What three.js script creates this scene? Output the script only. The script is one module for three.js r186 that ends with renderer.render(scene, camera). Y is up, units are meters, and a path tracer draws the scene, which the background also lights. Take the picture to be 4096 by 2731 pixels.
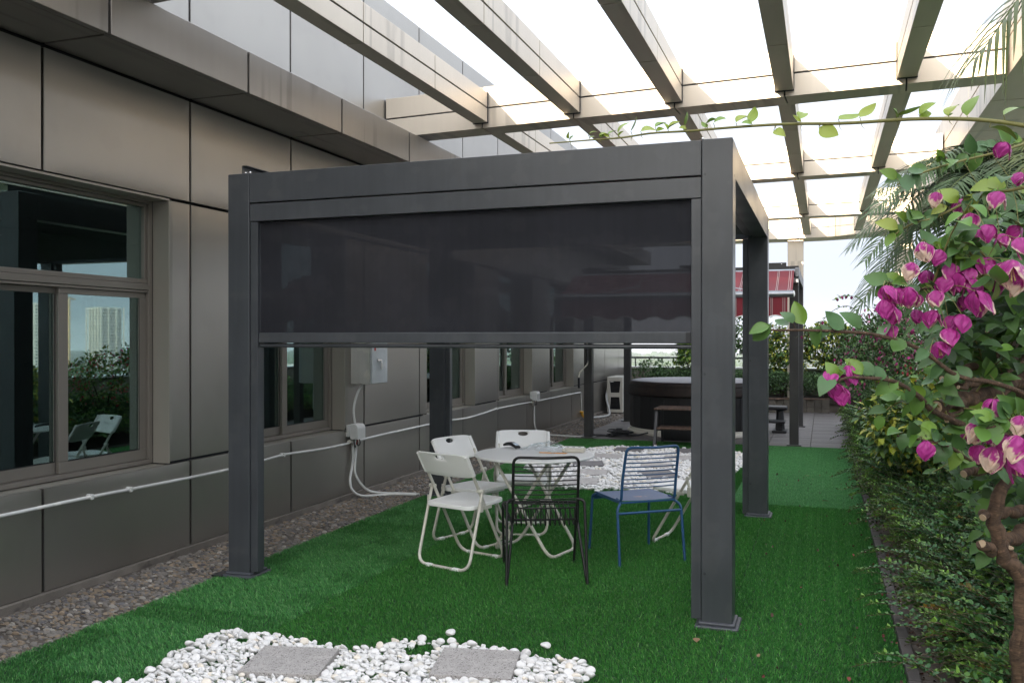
import * as THREE from 'three';
import { RoundedBoxGeometry } from 'three/addons/geometries/RoundedBoxGeometry.js';
import { mergeGeometries } from 'three/addons/utils/BufferGeometryUtils.js';

const clamp = (x, a, b) => Math.min(b, Math.max(a, x));
const smooth = (a, b, x) => { const t = clamp((x - a) / (b - a), 0, 1); return t * t * (3 - 2 * t); };

// ---------------------------------------------------------------- camera, sky, sun, exposure
const scene = new THREE.Scene();
const renderer = new THREE.WebGLRenderer({ antialias: true });
renderer.toneMapping = THREE.LinearToneMapping;
renderer.toneMappingExposure = 1.62;
renderer.shadowMap.enabled = true;
const camera = new THREE.PerspectiveCamera(42.42, 1024 / 682, 0.05, 6000);
camera.position.set(0, 1.6, 0);
camera.rotation.order = 'YXZ';
camera.rotation.y = 19.517 * Math.PI / 180;
camera.rotation.x = -0.17 * Math.PI / 180;

function makeSky() {
  const W = 256, H = 128, d = new Float32Array(W * H * 4);
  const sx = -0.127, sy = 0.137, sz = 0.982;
  for (let j = 0; j < H; j++) for (let i = 0; i < W; i++) {
    const up = Math.max(0, Math.sin(((j + 0.5) / H - 0.5) * Math.PI));
    const az = ((i + 0.5) / W - 0.5) * 2 * Math.PI, c = Math.sqrt(1 - up * up);
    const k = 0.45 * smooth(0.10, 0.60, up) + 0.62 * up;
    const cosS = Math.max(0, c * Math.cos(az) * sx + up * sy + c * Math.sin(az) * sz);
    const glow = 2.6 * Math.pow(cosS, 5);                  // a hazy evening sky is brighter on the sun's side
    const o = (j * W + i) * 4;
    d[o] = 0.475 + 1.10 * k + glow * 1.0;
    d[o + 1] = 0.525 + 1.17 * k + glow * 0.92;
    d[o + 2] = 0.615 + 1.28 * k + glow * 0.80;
    d[o + 3] = 1;
  }
  const t = new THREE.DataTexture(d, W, H, THREE.RGBAFormat, THREE.FloatType);
  t.mapping = THREE.EquirectangularReflectionMapping;
  t.magFilter = t.minFilter = THREE.LinearFilter;
  t.wrapS = THREE.RepeatWrapping;
  t.needsUpdate = true;
  return t;
}
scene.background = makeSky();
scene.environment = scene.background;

const sun = new THREE.DirectionalLight(new THREE.Color().setRGB(1, 0.81, 0.57), 5.0);
sun.position.set(-13.7, 13.7, 89.2);
sun.target.position.set(-1, 0, -9);
sun.castShadow = true;
sun.shadow.radius = 0.6;
sun.shadow.mapSize.set(2048, 2048);
Object.assign(sun.shadow.camera, { left: -25, right: 25, top: 25, bottom: -25, near: 1, far: 180 });
scene.add(sun, sun.target);
scene.fog = new THREE.FogExp2(new THREE.Color().setRGB(0.86, 0.9, 0.97), 0.0003);

// ---------------------------------------------------------------- helpers
const V = (x, y, z) => new THREE.Vector3(x, y, z);
function RNG(seed) {
  let a = seed >>> 0;
  const f = () => { a = (a + 0x6D2B79F5) | 0; let t = Math.imul(a ^ (a >>> 15), 1 | a); t = (t + Math.imul(t ^ (t >>> 7), 61 | t)) ^ t; return ((t ^ (t >>> 14)) >>> 0) / 4294967296; };
  f.r = (lo, hi) => lo + (hi - lo) * f();
  f.pick = a => a[Math.floor(f() * a.length)];
  f.g = () => (f() + f() + f() - 1.5) / 0.75;
  return f;
}
const lerp = (a, b, t) => a + (b - a) * t;
const hash = (i, j, s) => { let h = Math.imul(i, 374761393) ^ Math.imul(j, 668265263) ^ Math.imul(s + 11, 2246822519); h = Math.imul(h ^ (h >>> 13), 1274126177); return ((h ^ (h >>> 16)) >>> 0) / 4294967296; };
function vnoise(x, y, period, s) {                     // value noise that repeats every `period` cells
  const xi = Math.floor(x), yi = Math.floor(y), fx = x - xi, fy = y - yi;
  const m = n => ((n % period) + period) % period, u = fx * fx * (3 - 2 * fx), v = fy * fy * (3 - 2 * fy);
  return lerp(lerp(hash(m(xi), m(yi), s), hash(m(xi + 1), m(yi), s), u), lerp(hash(m(xi), m(yi + 1), s), hash(m(xi + 1), m(yi + 1), s), u), v);
}
function fbm(u, v, base, oct, s) { let a = 0, w = 0.5, n = 0; for (let o = 0; o < oct; o++) { a += w * vnoise(u * base, v * base, base, s + o); n += w; base *= 2; w *= 0.5; } return a / n; }

function tex(w, h, fn, srgb, metres) {                 // fn(u, v) -> grey or [r, g, b] in 0..1
  const d = new Uint8Array(w * h * 4);
  for (let j = 0; j < h; j++) for (let i = 0; i < w; i++) {
    const c = fn((i + 0.5) / w, (j + 0.5) / h), o = (j * w + i) * 4;
    if (typeof c === 'number') d[o] = d[o + 1] = d[o + 2] = clamp(c, 0, 1) * 255;
    else for (let k = 0; k < 3; k++) d[o + k] = clamp(c[k], 0, 1) * 255;
    d[o + 3] = 255;
  }
  const t = new THREE.DataTexture(d, w, h, THREE.RGBAFormat);
  if (srgb) t.colorSpace = THREE.SRGBColorSpace;
  t.wrapS = t.wrapT = THREE.RepeatWrapping;
  t.magFilter = THREE.LinearFilter; t.minFilter = THREE.LinearMipmapLinearFilter; t.generateMipmaps = true;
  if (metres) t.repeat.set(1 / metres, 1 / metres);
  t.needsUpdate = true;
  return t;
}
const lin = (r, g, b) => new THREE.Color().setRGB(r, g, b);
const std = (color, roughness, o = {}) => new THREE.MeshStandardMaterial({ color, roughness, metalness: 0, ...o });
const phys = (color, roughness, o = {}) => new THREE.MeshPhysicalMaterial({ color, roughness, metalness: 0, ...o });

function uvBox(g, ox = 0, oy = 0) {                     // uv in metres, by the axis each vertex normal is nearest to
  const p = g.attributes.position, n = g.attributes.normal, uv = new Float32Array(p.count * 2);
  for (let i = 0; i < p.count; i++) {
    const ax = Math.abs(n.getX(i)), ay = Math.abs(n.getY(i)), az = Math.abs(n.getZ(i));
    let a, b;
    if (ax >= ay && ax >= az) { a = p.getZ(i); b = p.getY(i); } else if (ay >= az) { a = p.getX(i); b = p.getZ(i); } else { a = p.getX(i); b = p.getY(i); }
    uv[2 * i] = a + ox; uv[2 * i + 1] = b + oy;
  }
  g.setAttribute('uv', new THREE.BufferAttribute(uv, 2));
  return g;
}
function strip(g) { const h = g.index ? g.toNonIndexed() : g; for (const k of Object.keys(h.attributes)) if (!['position', 'normal', 'uv', 'color'].includes(k)) h.deleteAttribute(k); return h; }
const merge = list => { const l = list.map(strip); const col = l.some(g => g.attributes.color); if (col) for (const g of l) if (!g.attributes.color) g.setAttribute('color', new THREE.BufferAttribute(new Float32Array(g.attributes.position.count * 3).fill(1), 3)); return mergeGeometries(l); };
// box by its size and centre, edges rounded by r
function bx(w, h, d, x = 0, y = 0, z = 0, r = 0.003) {
  const g = r > 0 ? new RoundedBoxGeometry(w, h, d, 1, Math.min(r, w / 2.2, h / 2.2, d / 2.2)) : new THREE.BoxGeometry(w, h, d);
  g.translate(x, y, z);
  return uvBox(g);
}
// box by its limits
const bl = (x0, x1, y0, y1, z0, z1, r = 0.003) => bx(Math.abs(x1 - x0), Math.abs(y1 - y0), Math.abs(z1 - z0), (x0 + x1) / 2, (y0 + y1) / 2, (z0 + z1) / 2, r);
// a tube along straight legs with rounded corners; ends capped
function pipe(pts, r, bend = 0.05, sides = 8, step = 0.06) {
  const out = [];
  const P = pts.map(p => V(...p));
  out.push(P[0]);
  for (let i = 1; i < P.length - 1; i++) {
    const a = P[i].clone().sub(P[i - 1]), b = P[i + 1].clone().sub(P[i]);
    const q = Math.min(bend, a.length() * 0.48, b.length() * 0.48);
    const s = P[i].clone().addScaledVector(a.normalize(), -q), e = P[i].clone().addScaledVector(b.normalize(), q);
    for (let k = 0; k <= 5; k++) { const t = k / 5; out.push(V(0, 0, 0).addScaledVector(s, (1 - t) * (1 - t)).addScaledVector(P[i], 2 * t * (1 - t)).addScaledVector(e, t * t)); }
  }
  out.push(P[P.length - 1]);
  return sweep(out, () => r, sides);
}
function curvePts(pts, n) { return new THREE.CatmullRomCurve3(pts.map(p => V(...p)), false, 'centripetal').getPoints(n); }
// sweeps a circle of radius rad(t) along points; both ends closed
function sweep(pts, rad, sides = 8, closed = true) {
  const pos = [], nor = [], uv = [], idx = [];
  let T = pts[1].clone().sub(pts[0]).normalize();
  let N = Math.abs(T.y) < 0.9 ? V(0, 1, 0).cross(T).normalize() : V(1, 0, 0).cross(T).normalize();
  let L = 0;
  const n = pts.length;
  for (let i = 0; i < n; i++) {
    const t = i === 0 ? pts[1].clone().sub(pts[0]) : i === n - 1 ? pts[i].clone().sub(pts[i - 1]) : pts[i + 1].clone().sub(pts[i - 1]);
    if (t.lengthSq() < 1e-14) t.copy(T);
    t.normalize(); T = t;
    N = N.addScaledVector(T, -N.dot(T)).normalize();
    const B = T.clone().cross(N);
    if (i) L += pts[i].distanceTo(pts[i - 1]);
    const r = rad(i / (n - 1));
    for (let k = 0; k <= sides; k++) {
      const a = k / sides * 2 * Math.PI, d = N.clone().multiplyScalar(Math.cos(a)).addScaledVector(B, Math.sin(a));
      pos.push(pts[i].x + d.x * r, pts[i].y + d.y * r, pts[i].z + d.z * r); nor.push(d.x, d.y, d.z); uv.push(k / sides * 2 * Math.PI * r, L);
    }
    if (i) for (let k = 0; k < sides; k++) { const a = (i - 1) * (sides + 1) + k, b = a + sides + 1; idx.push(a, a + 1, b, b, a + 1, b + 1); }
  }
  if (closed) for (const e of [0, n - 1]) {
    const c = pos.length / 3, d = pts[e].clone().sub(pts[e ? e - 1 : 1]).normalize();
    pos.push(pts[e].x, pts[e].y, pts[e].z); nor.push(d.x, d.y, d.z); uv.push(0, 0);
    for (let k = 0; k <= sides; k++) { const o = (e * (sides + 1) + k) * 3; pos.push(pos[o], pos[o + 1], pos[o + 2]); nor.push(d.x, d.y, d.z); uv.push(0, 0); }
    for (let k = 0; k < sides; k++) e ? idx.push(c, c + 1 + k, c + 2 + k) : idx.push(c, c + 2 + k, c + 1 + k);
  }
  return geo(pos, nor, uv, idx);
}
function geo(pos, nor, uv, idx, col) {
  const g = new THREE.BufferGeometry();
  g.setAttribute('position', new THREE.Float32BufferAttribute(pos, 3));
  if (nor) g.setAttribute('normal', new THREE.Float32BufferAttribute(nor, 3));
  if (uv) g.setAttribute('uv', new THREE.Float32BufferAttribute(uv, 2));
  if (col) g.setAttribute('color', new THREE.Float32BufferAttribute(col, 3));
  if (idx) g.setIndex(idx);
  if (!nor) g.computeVertexNormals();
  return g;
}
const lathe = (pts, n = 32) => new THREE.LatheGeometry(pts.map(p => new THREE.Vector2(...p)), n);

const used = {}, counts = new WeakMap();
function partName(name, parent) { if (!counts.has(parent)) counts.set(parent, {}); const u = counts.get(parent), n = u[name] = (u[name] ?? -1) + 1; return n ? `${name}_${String(n).padStart(3, '0')}` : name; }
function numbered(name) { const n = used[name] = (used[name] ?? -1) + 1; return n ? `${name}_${String(n).padStart(3, '0')}` : name; }
function tag(o, label, category, group) { o.userData.label = label; o.userData.category = category; if (group) o.userData.group = group; return o; }
function thing(name, label, category, pos = [0, 0, 0], turn = 0, group) {
  const o = new THREE.Group(); o.name = numbered(name); o.position.set(...pos); o.rotation.y = turn; scene.add(o);
  return tag(o, label, category, group);
}
function mesh(g, m) { const o = new THREE.Mesh(g, m); o.castShadow = o.receiveShadow = true; return o; }
function part(name, g, m, parent) { const o = mesh(Array.isArray(g) ? merge(g) : g, m); o.name = partName(name, parent); parent.add(o); return o; }
function sub(name, parent) { const o = new THREE.Group(); o.name = partName(name, parent); parent.add(o); return o; }
function struct(name, g, m) { const o = mesh(Array.isArray(g) ? merge(g) : g, m); o.name = numbered(name); o.userData.kind = 'structure'; scene.add(o); return o; }
function structGroup(name) { const o = new THREE.Group(); o.name = numbered(name); o.userData.kind = 'structure'; scene.add(o); return o; }
function single(name, g, m, label, category, group) { const o = mesh(Array.isArray(g) ? merge(g) : g, m); o.name = numbered(name); scene.add(o); return tag(o, label, category, group); }
function inst(name, g, m, mats, parent, colors) {
  const o = new THREE.InstancedMesh(g, m, mats.length); o.name = parent === scene ? numbered(name) : name; o.castShadow = o.receiveShadow = true;
  mats.forEach((x, i) => { o.setMatrixAt(i, x); if (colors) o.setColorAt(i, colors[i]); });
  o.userData.kind = 'stuff'; parent.add(o); return o;
}
const M4 = (p, q, s) => new THREE.Matrix4().compose(p, q, typeof s === 'number' ? V(s, s, s) : s);
const Q = (x, y, z, order = 'YXZ') => new THREE.Quaternion().setFromEuler(new THREE.Euler(x, y, z, order));
// ---------------------------------------------------------------- materials
const T_panel = tex(512, 512, (u, v) => {              // fine rain streaks and dull patches on the metal cladding
  const s = vnoise(u * 160, v * 3, 160, 3) * 0.5 + vnoise(u * 64, v * 2, 64, 9) * 0.5;
  const p = fbm(u, v, 4, 4, 21), wet = smooth(0.58, 0.8, vnoise(u * 48, v * 2, 48, 33));
  const k = 0.97 + 0.05 * (p - 0.5) + 0.006 * (s - 0.5) - 0.012 * smooth(0.62, 0.8, fbm(u, v, 14, 4, 27));
  return [k, k * 0.995, k * 0.985];
}, true, 2.4);
const T_panelRough = tex(256, 256, (u, v) => 0.86 + 0.14 * (fbm(u, v, 3, 4, 5) - 0.5), false, 2.0);
const T_buckle = tex(256, 256, (u, v) => fbm(u, v, 3, 2, 40), false, 3.1);      // sheet metal is never quite flat
const T_fine = tex(256, 256, (u, v) => hash(Math.floor(u * 256), Math.floor(v * 256), 4) * 0.6 + 0.4 * vnoise(u * 64, v * 64, 64, 2), false, 0.12);
const T_powder = tex(512, 512, (u, v) => { const f = fbm(u, v, 6, 4, 70), d = smooth(0.56, 0.72, fbm(u, v, 18, 4, 73)), k = 0.92 + 0.14 * (f - 0.5) + 0.05 * (vnoise(u * 90, v * 3, 90, 71) - 0.5) + 0.07 * d; return [k, k * (1 - 0.01 * d), k * (1 - 0.025 * d)]; }, true, 1.7);
const T_powderRough = tex(256, 256, (u, v) => 0.8 + 0.35 * (fbm(u, v, 4, 5, 77) - 0.5), false, 1.1);
const T_stain = tex(512, 512, (u, v) => {              // rain has left dark runs on the edges of the beams
  const s = vnoise(u * 120, v * 2, 120, 3) * 0.5 + vnoise(u * 48, v * 2, 48, 9) * 0.5, p = fbm(u, v, 4, 4, 25), wet = smooth(0.6, 0.85, vnoise(u * 70, v * 3, 70, 37)) * smooth(0.45, 0.65, vnoise(u * 5, v * 4, 5, 41));
  const k = 0.95 + 0.03 * (s - 0.5) + 0.07 * (p - 0.5) - 0.11 * wet; return [k, k * 0.99, k * 0.975];
}, true, 3.3);
const M = {};
M.panel = std(lin(0.39, 0.375, 0.35), 0.44, { metalness: 0.88, map: T_panel, roughnessMap: T_panelRough, bumpMap: T_buckle, bumpScale: 0.003 });
M.fascia = std(lin(0.36, 0.345, 0.33), 0.46, { metalness: 0.8, map: T_stain, roughnessMap: T_panelRough, bumpMap: T_buckle, bumpScale: 0.006 });
M.beam = std(lin(0.72, 0.655, 0.565), 0.5, { metalness: 0.3, map: T_stain, roughnessMap: T_panelRough });
M.joint = std(lin(0.018, 0.018, 0.022), 0.7);
M.reveal = std(lin(0.36, 0.34, 0.30), 0.5, { metalness: 0.4, map: T_panel });
M.frame = std(lin(0.25, 0.23, 0.205), 0.45, { metalness: 0.45, map: T_panel });
M.gasket = std(lin(0.02, 0.02, 0.02), 0.8);
M.glass = phys(lin(0.25, 0.40, 0.36), 0.012, { transmission: 1, thickness: 0, ior: 1.6 });
M.coating = std(lin(0.50, 0.74, 0.72), 0.012, { metalness: 1, transparent: true, opacity: 0.21 });
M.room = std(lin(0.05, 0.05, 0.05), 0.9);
M.anthracite = std(lin(0.062, 0.068, 0.076), 0.40, { map: T_powder, roughnessMap: T_powderRough, bumpMap: T_fine, bumpScale: 0.00012 });
M.anthraciteFar = std(lin(0.05, 0.05, 0.05), 0.5, { map: T_powder, roughnessMap: T_powderRough });
M.baseplate = std(lin(0.075, 0.08, 0.095), 0.42, { map: T_powder, bumpMap: T_fine, bumpScale: 0.0004 });
M.screen = phys(lin(0.024, 0.025, 0.031), 0.8, { specularIntensity: 0.35, transparent: true, opacity: 0.965, side: THREE.DoubleSide, map: T_powder });
M.white = std(lin(0.87, 0.87, 0.85), 0.4);
M.whiteTube = std(lin(0.70, 0.68, 0.60), 0.38, { map: T_powder });
M.tableTop = std(lin(0.80, 0.81, 0.80), 0.42);
M.black = std(lin(0.006, 0.006, 0.006), 0.5);
M.blackPlastic = std(lin(0.014, 0.015, 0.018), 0.4);
M.blue = std(lin(0.028, 0.10, 0.235), 0.38, { map: T_powder });
M.pvc = std(lin(0.74, 0.75, 0.73), 0.4, { map: T_powder });
M.box = std(lin(0.62, 0.62, 0.58), 0.45, { map: T_powder });
M.greyBox = std(lin(0.60, 0.64, 0.66), 0.45, { map: T_powder });
M.chrome = std(lin(0.8, 0.8, 0.8), 0.18, { metalness: 1 });
M.red = std(lin(0.5, 0.03, 0.03), 0.5);
M.yellow = std(lin(0.62, 0.33, 0.03), 0.5);
const T_granite = tex(512, 512, (u, v) => {
  const a = hash(Math.floor(u * 512), Math.floor(v * 512), 1), b = vnoise(u * 110, v * 110, 110, 2), c = vnoise(u * 60, v * 60, 60, 5);
  let k = 0.74 + 0.10 * (a - 0.5) + 0.10 * (fbm(u, v, 8, 3, 14) - 0.5);
  if (b > 0.80) k -= 0.26; else if (c > 0.83) k -= 0.17; if (vnoise(u * 90, v * 90, 90, 8) > 0.86) k += 0.1;
  return [k, k * 0.97, k * 0.95];
}, true, 0.42);
M.granite = std(lin(0.80, 0.80, 0.80), 0.75, { map: T_granite, bumpMap: T_granite, bumpScale: 0.0012 });
M.graniteDark = std(lin(0.34, 0.34, 0.36), 0.7, { map: T_granite });
const T_concrete = tex(512, 512, (u, v) => { const k = 0.72 + 0.35 * (fbm(u, v, 6, 6, 51) - 0.5) + 0.08 * (hash(Math.floor(u * 512), Math.floor(v * 512), 2) - 0.5) - 0.16 * smooth(0.6, 0.75, fbm(u, v, 9, 4, 58)); return [k, k * 0.96, k * 0.92]; }, true, 1.3);
M.concrete = std(lin(0.30, 0.29, 0.275), 0.9, { map: T_concrete, bumpMap: T_concrete, bumpScale: 0.002 });
M.kerb = std(lin(0.21, 0.205, 0.21), 0.85, { map: T_concrete, bumpMap: T_concrete, bumpScale: 0.001 });
M.slab = std(lin(0.27, 0.245, 0.225), 0.9, { map: T_concrete, bumpMap: T_concrete, bumpScale: 0.002 });
M.tile = std(lin(0.21, 0.21, 0.225), 0.62, { map: T_concrete });
M.mortar = std(lin(0.17, 0.155, 0.14), 0.95, { map: T_concrete, bumpMap: T_concrete, bumpScale: 0.004 });
M.pebble = std(lin(0.87, 0.87, 0.865), 0.55, { map: tex(128, 128, (u, v) => { const k = 0.93 + 0.14 * (fbm(u, v, 4, 4, 6) - 0.5); return [k, k * 0.99, k * 0.985]; }, true, 0.09) });
M.pebbleWarm = std(lin(0.77, 0.74, 0.68), 0.5, { map: M.pebble.map });
M.pebbleGrey = std(lin(0.66, 0.67, 0.69), 0.5, { map: M.pebble.map });
M.turfBase = std(lin(0.012, 0.045, 0.014), 0.95);
M.blade = std(lin(1, 1, 1), 0.6, { vertexColors: true, side: THREE.DoubleSide });
M.soil = std(lin(0.045, 0.035, 0.026), 0.95, { map: T_concrete, bumpMap: T_concrete, bumpScale: 0.01 });
const T_wood = tex(256, 512, (u, v) => { const k = 0.75 + 0.5 * (vnoise(u * 40, v * 4, 40, 3) - 0.5) + 0.25 * (vnoise(u * 12, v * 2, 12, 7) - 0.5); return [k, k * 0.93, k * 0.86]; }, true, 0.3);
M.woodTread = std(lin(0.15, 0.105, 0.085), 0.7, { map: T_wood });
M.woodDark = std(lin(0.034, 0.021, 0.017), 0.6, { map: T_wood });
M.tubBlack = std(lin(0.012, 0.012, 0.013), 0.5);
M.tubCover = std(lin(0.30, 0.30, 0.335), 0.5);
M.cream = std(lin(0.55, 0.53, 0.47), 0.6);
M.coping = std(lin(0.70, 0.70, 0.70), 0.4, { metalness: 0.2 });
M.stucco = std(lin(0.42, 0.41, 0.38), 0.85, { map: T_concrete });
M.steel = std(lin(0.30, 0.31, 0.33), 0.35, { metalness: 0.9 })
M.hose = std(lin(0.36, 0.37, 0.37), 0.5);
const T_bark = tex(256, 256, (u, v) => { const k = 0.62 + 0.55 * (fbm(u, v, 6, 5, 91) - 0.5) + 0.22 * (vnoise(u * 8, v * 40, 40, 92) - 0.5); return [k, k * 0.92, k * 0.84]; }, true, 0.11);
M.bark = std(lin(0.235, 0.17, 0.125), 0.9, { map: T_bark, bumpMap: T_bark, bumpScale: 0.004 });
M.barkDark = std(lin(0.11, 0.08, 0.06), 0.9, { map: T_bark, bumpMap: T_bark, bumpScale: 0.004 });
M.cutWood = std(lin(0.42, 0.31, 0.2), 0.85);
M.greenStem = std(lin(0.20, 0.19, 0.06), 0.6);
const leafMat = (r, g, b, o = {}) => phys(lin(r, g, b), 0.48, { transmission: 0.22, thickness: 0, side: THREE.DoubleSide, ...o });
M.leaves = [leafMat(0.080, 0.178, 0.033), leafMat(0.102, 0.218, 0.033), leafMat(0.061, 0.145, 0.037), leafMat(0.152, 0.271, 0.031), leafMat(0.070, 0.165, 0.050)];
M.youngLeaves = [leafMat(0.246, 0.343, 0.039), leafMat(0.189, 0.304, 0.044), leafMat(0.290, 0.356, 0.039)];
M.foliage = phys(lin(1, 1, 1), 0.6, { transmission: 0.15, thickness: 0, side: THREE.DoubleSide });
M.petal = phys(lin(1, 1, 1), 0.55, { vertexColors: true, transmission: 0.28, thickness: 0, side: THREE.DoubleSide });
M.stamen = std(lin(0.62, 0.5, 0.22), 0.6);
M.dryLeaf = std(lin(0.24, 0.15, 0.08), 0.8, { side: THREE.DoubleSide });
// ---------------------------------------------------------------- ground, terrace, path
{
  const g = new THREE.PlaneGeometry(4000, 4000, 1, 1); g.rotateX(-Math.PI / 2); g.translate(0, -32, 0);
  struct('ground', g, std(lin(0.16, 0.17, 0.13), 0.95, { map: tex(512, 512, (u, v) => { const a = fbm(u, v, 8, 5, 3), b = fbm(u, v, 24, 3, 9); return a > 0.52 ? [0.42 + 0.3 * b, 0.48 + 0.28 * b, 0.30 + 0.2 * b] : [0.66 + 0.2 * b, 0.62 + 0.2 * b, 0.56 + 0.2 * b]; }, true, 1), }));
  scene.children.at(-1).material.map.repeat.set(14, 14);
}
struct('terrace_floor', bl(-4.6, 3.2, -0.4, -0.02, -23, 9.2, 0), M.concrete);
struct('gravel_strip', bl(-4.5, -3.78, -0.02, 0.0, -19.7, 6, 0), M.mortar);
{ // rounded stones cast into the strip along the wall
  const rnd = RNG(5), st = new THREE.IcosahedronGeometry(1, 2), mats = [], cols = [];
  for (let i = 0; i < 15000; i++) {
    const z = i < 11000 ? rnd.r(-9.5, -2.2) : rnd.r(-19.4, -9.5), x = rnd.r(-4.44, -3.80);
    const s = lerp(0.006, 0.019, rnd() ** 1.6);
    mats.push(M4(V(x, rnd.r(-0.004, 0.002), z), Q(rnd.r(0, 6.3), rnd.r(-0.25, 0.25), rnd.r(-0.2, 0.2), 'YXZ').multiply(Q(0, 0, 0)), V(s * rnd.r(1, 1.6), s * rnd.r(0.35, 0.55), s * rnd.r(0.8, 1.1))));
    const t = rnd(), k = rnd.r(0.75, 1.2);
    cols.push(t < 0.55 ? lin(0.16 * k, 0.145 * k, 0.13 * k) : t < 0.8 ? lin(0.22 * k, 0.17 * k, 0.12 * k) : t < 0.92 ? lin(0.10 * k, 0.095 * k, 0.10 * k) : lin(0.30 * k, 0.28 * k, 0.25 * k));
  }
  const o = inst('gravel_stones', st, std(lin(1, 1, 1), 0.7), mats, scene, cols); o.userData.label = 'small brown and grey stones set in the strip along the wall';
}
// artificial turf: backing sheets, then blades
const TURF_X0 = -3.82, TURF_X1 = 0.365, TURF_Z0 = -13.56, TURF_Z1 = -2.0;
struct('turf_backing', [bl(TURF_X0, -2.832, -0.02, 0.006, TURF_Z0, TURF_Z1, 0), bl(-2.826, -0.503, -0.02, 0.006, -8.753, TURF_Z1, 0), bl(-2.826, -0.853, -0.02, 0.006, TURF_Z0, -8.756, 0), bl(-0.497, TURF_X1, -0.02, 0.006, -8.753, TURF_Z1, 0), bl(-0.847, TURF_X1, -0.02, 0.006, TURF_Z0, -8.76, 0)], M.turfBase);
{
  const rnd = RNG(77), S = 0.25;
  function patch(n, h, lean, wide) {
    const pos = [], idx = [], col = [];
    for (let i = 0; i < n; i++) {
      const x = rnd.r(0, S) - S / 2, z = rnd.r(0, S) - S / 2, a = rnd.r(0, 6.283), w = wide * rnd.r(0.7, 1.2), H = h * rnd.r(0.6, 1.15);
      const lx = lean[0] * H + rnd.g() * 0.42 * H, lz = lean[1] * H + rnd.g() * 0.42 * H, dx = Math.cos(a) * w, dz = Math.sin(a) * w, o = pos.length / 3;
      pos.push(x - dx, 0, z - dz, x + dx, 0, z + dz, x + lx * 0.4 + dx * 0.8, H * 0.6, z + lz * 0.4 + dz * 0.8, x + lx * 0.4 - dx * 0.8, H * 0.6, z + lz * 0.4 - dz * 0.8, x + lx * 1.25, H, z + lz * 1.25);
      idx.push(o, o + 1, o + 2, o, o + 2, o + 3, o + 3, o + 2, o + 4);
      const t = rnd(), k = rnd.r(0.7, 1.3), c = t < 0.62 ? [0.038 * k, 0.185 * k, 0.042 * k] : t < 0.90 ? [0.068 * k, 0.26 * k, 0.052 * k] : [0.17 * k, 0.36 * k, 0.13 * k];
      for (let q = 0; q < 5; q++) col.push(...c);
    }
    return geo(pos, null, null, idx, col);
  }
  const zones = [
    { n: 1600, h: 0.021, lean: [0.25, 0.1], x0: TURF_X0, x1: -2.832, z0: TURF_Z0, z1: TURF_Z1, t: [1.02, 1.0, 0.98] },
    { n: 1400, h: 0.024, lean: [-0.1, 0.45], x0: -2.826, x1: -0.503, z0: -8.75, z1: TURF_Z1, t: [1.22, 1.22, 0.95] },
    { n: 1400, h: 0.024, lean: [-0.1, 0.45], x0: -2.826, x1: -0.853, z0: TURF_Z0, z1: -8.75, t: [1.15, 1.15, 0.95] },
    { n: 1400, h: 0.024, lean: [-0.05, 0.35], x0: -0.497, x1: TURF_X1, z0: -8.74, z1: TURF_Z1, t: [1.2, 1.2, 1.0] },
    { n: 1500, h: 0.020, lean: [0.0, -0.5], x0: -0.847, x1: TURF_X1, z0: TURF_Z0, z1: -8.76, t: [0.85, 0.97, 0.95] },
  ];
  for (const [k, q] of zones.entries()) for (let v = 0; v < 2; v++) {
    const g = patch(q.n, q.h, q.lean, 0.0016), mats = [], cols = [];
    const nx = Math.round((q.x1 - q.x0) / S), nz = Math.round((q.z1 - q.z0) / S), sx = (q.x1 - q.x0) / nx, sz = (q.z1 - q.z0) / nz;
    for (let i = 0; i < nx; i++) for (let j = 0; j < nz; j++) if ((Math.floor(hash(i, j, 3 + k) * 8) & 1) === v) {
      mats.push(M4(V(q.x0 + (i + 0.5) * sx, 0.005, q.z0 + (j + 0.5) * sz), Q(hash(i, j, 8) < 0.5 ? 0 : 0.001, 0, 0), V(sx / S * (hash(i, j, 4) < 0.5 ? 1 : -1), 1, sz / S)));
      const b = 0.88 + 0.26 * fbm(i / 19, j / 23, 4, 3, 5 + k); cols.push(lin(q.t[0] * b, q.t[1] * b, q.t[2] * b));
    }
    const o = inst('turf_grass', g, M.blade, mats, scene, cols); o.userData.label = 'green artificial turf blades';
  }
}
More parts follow.
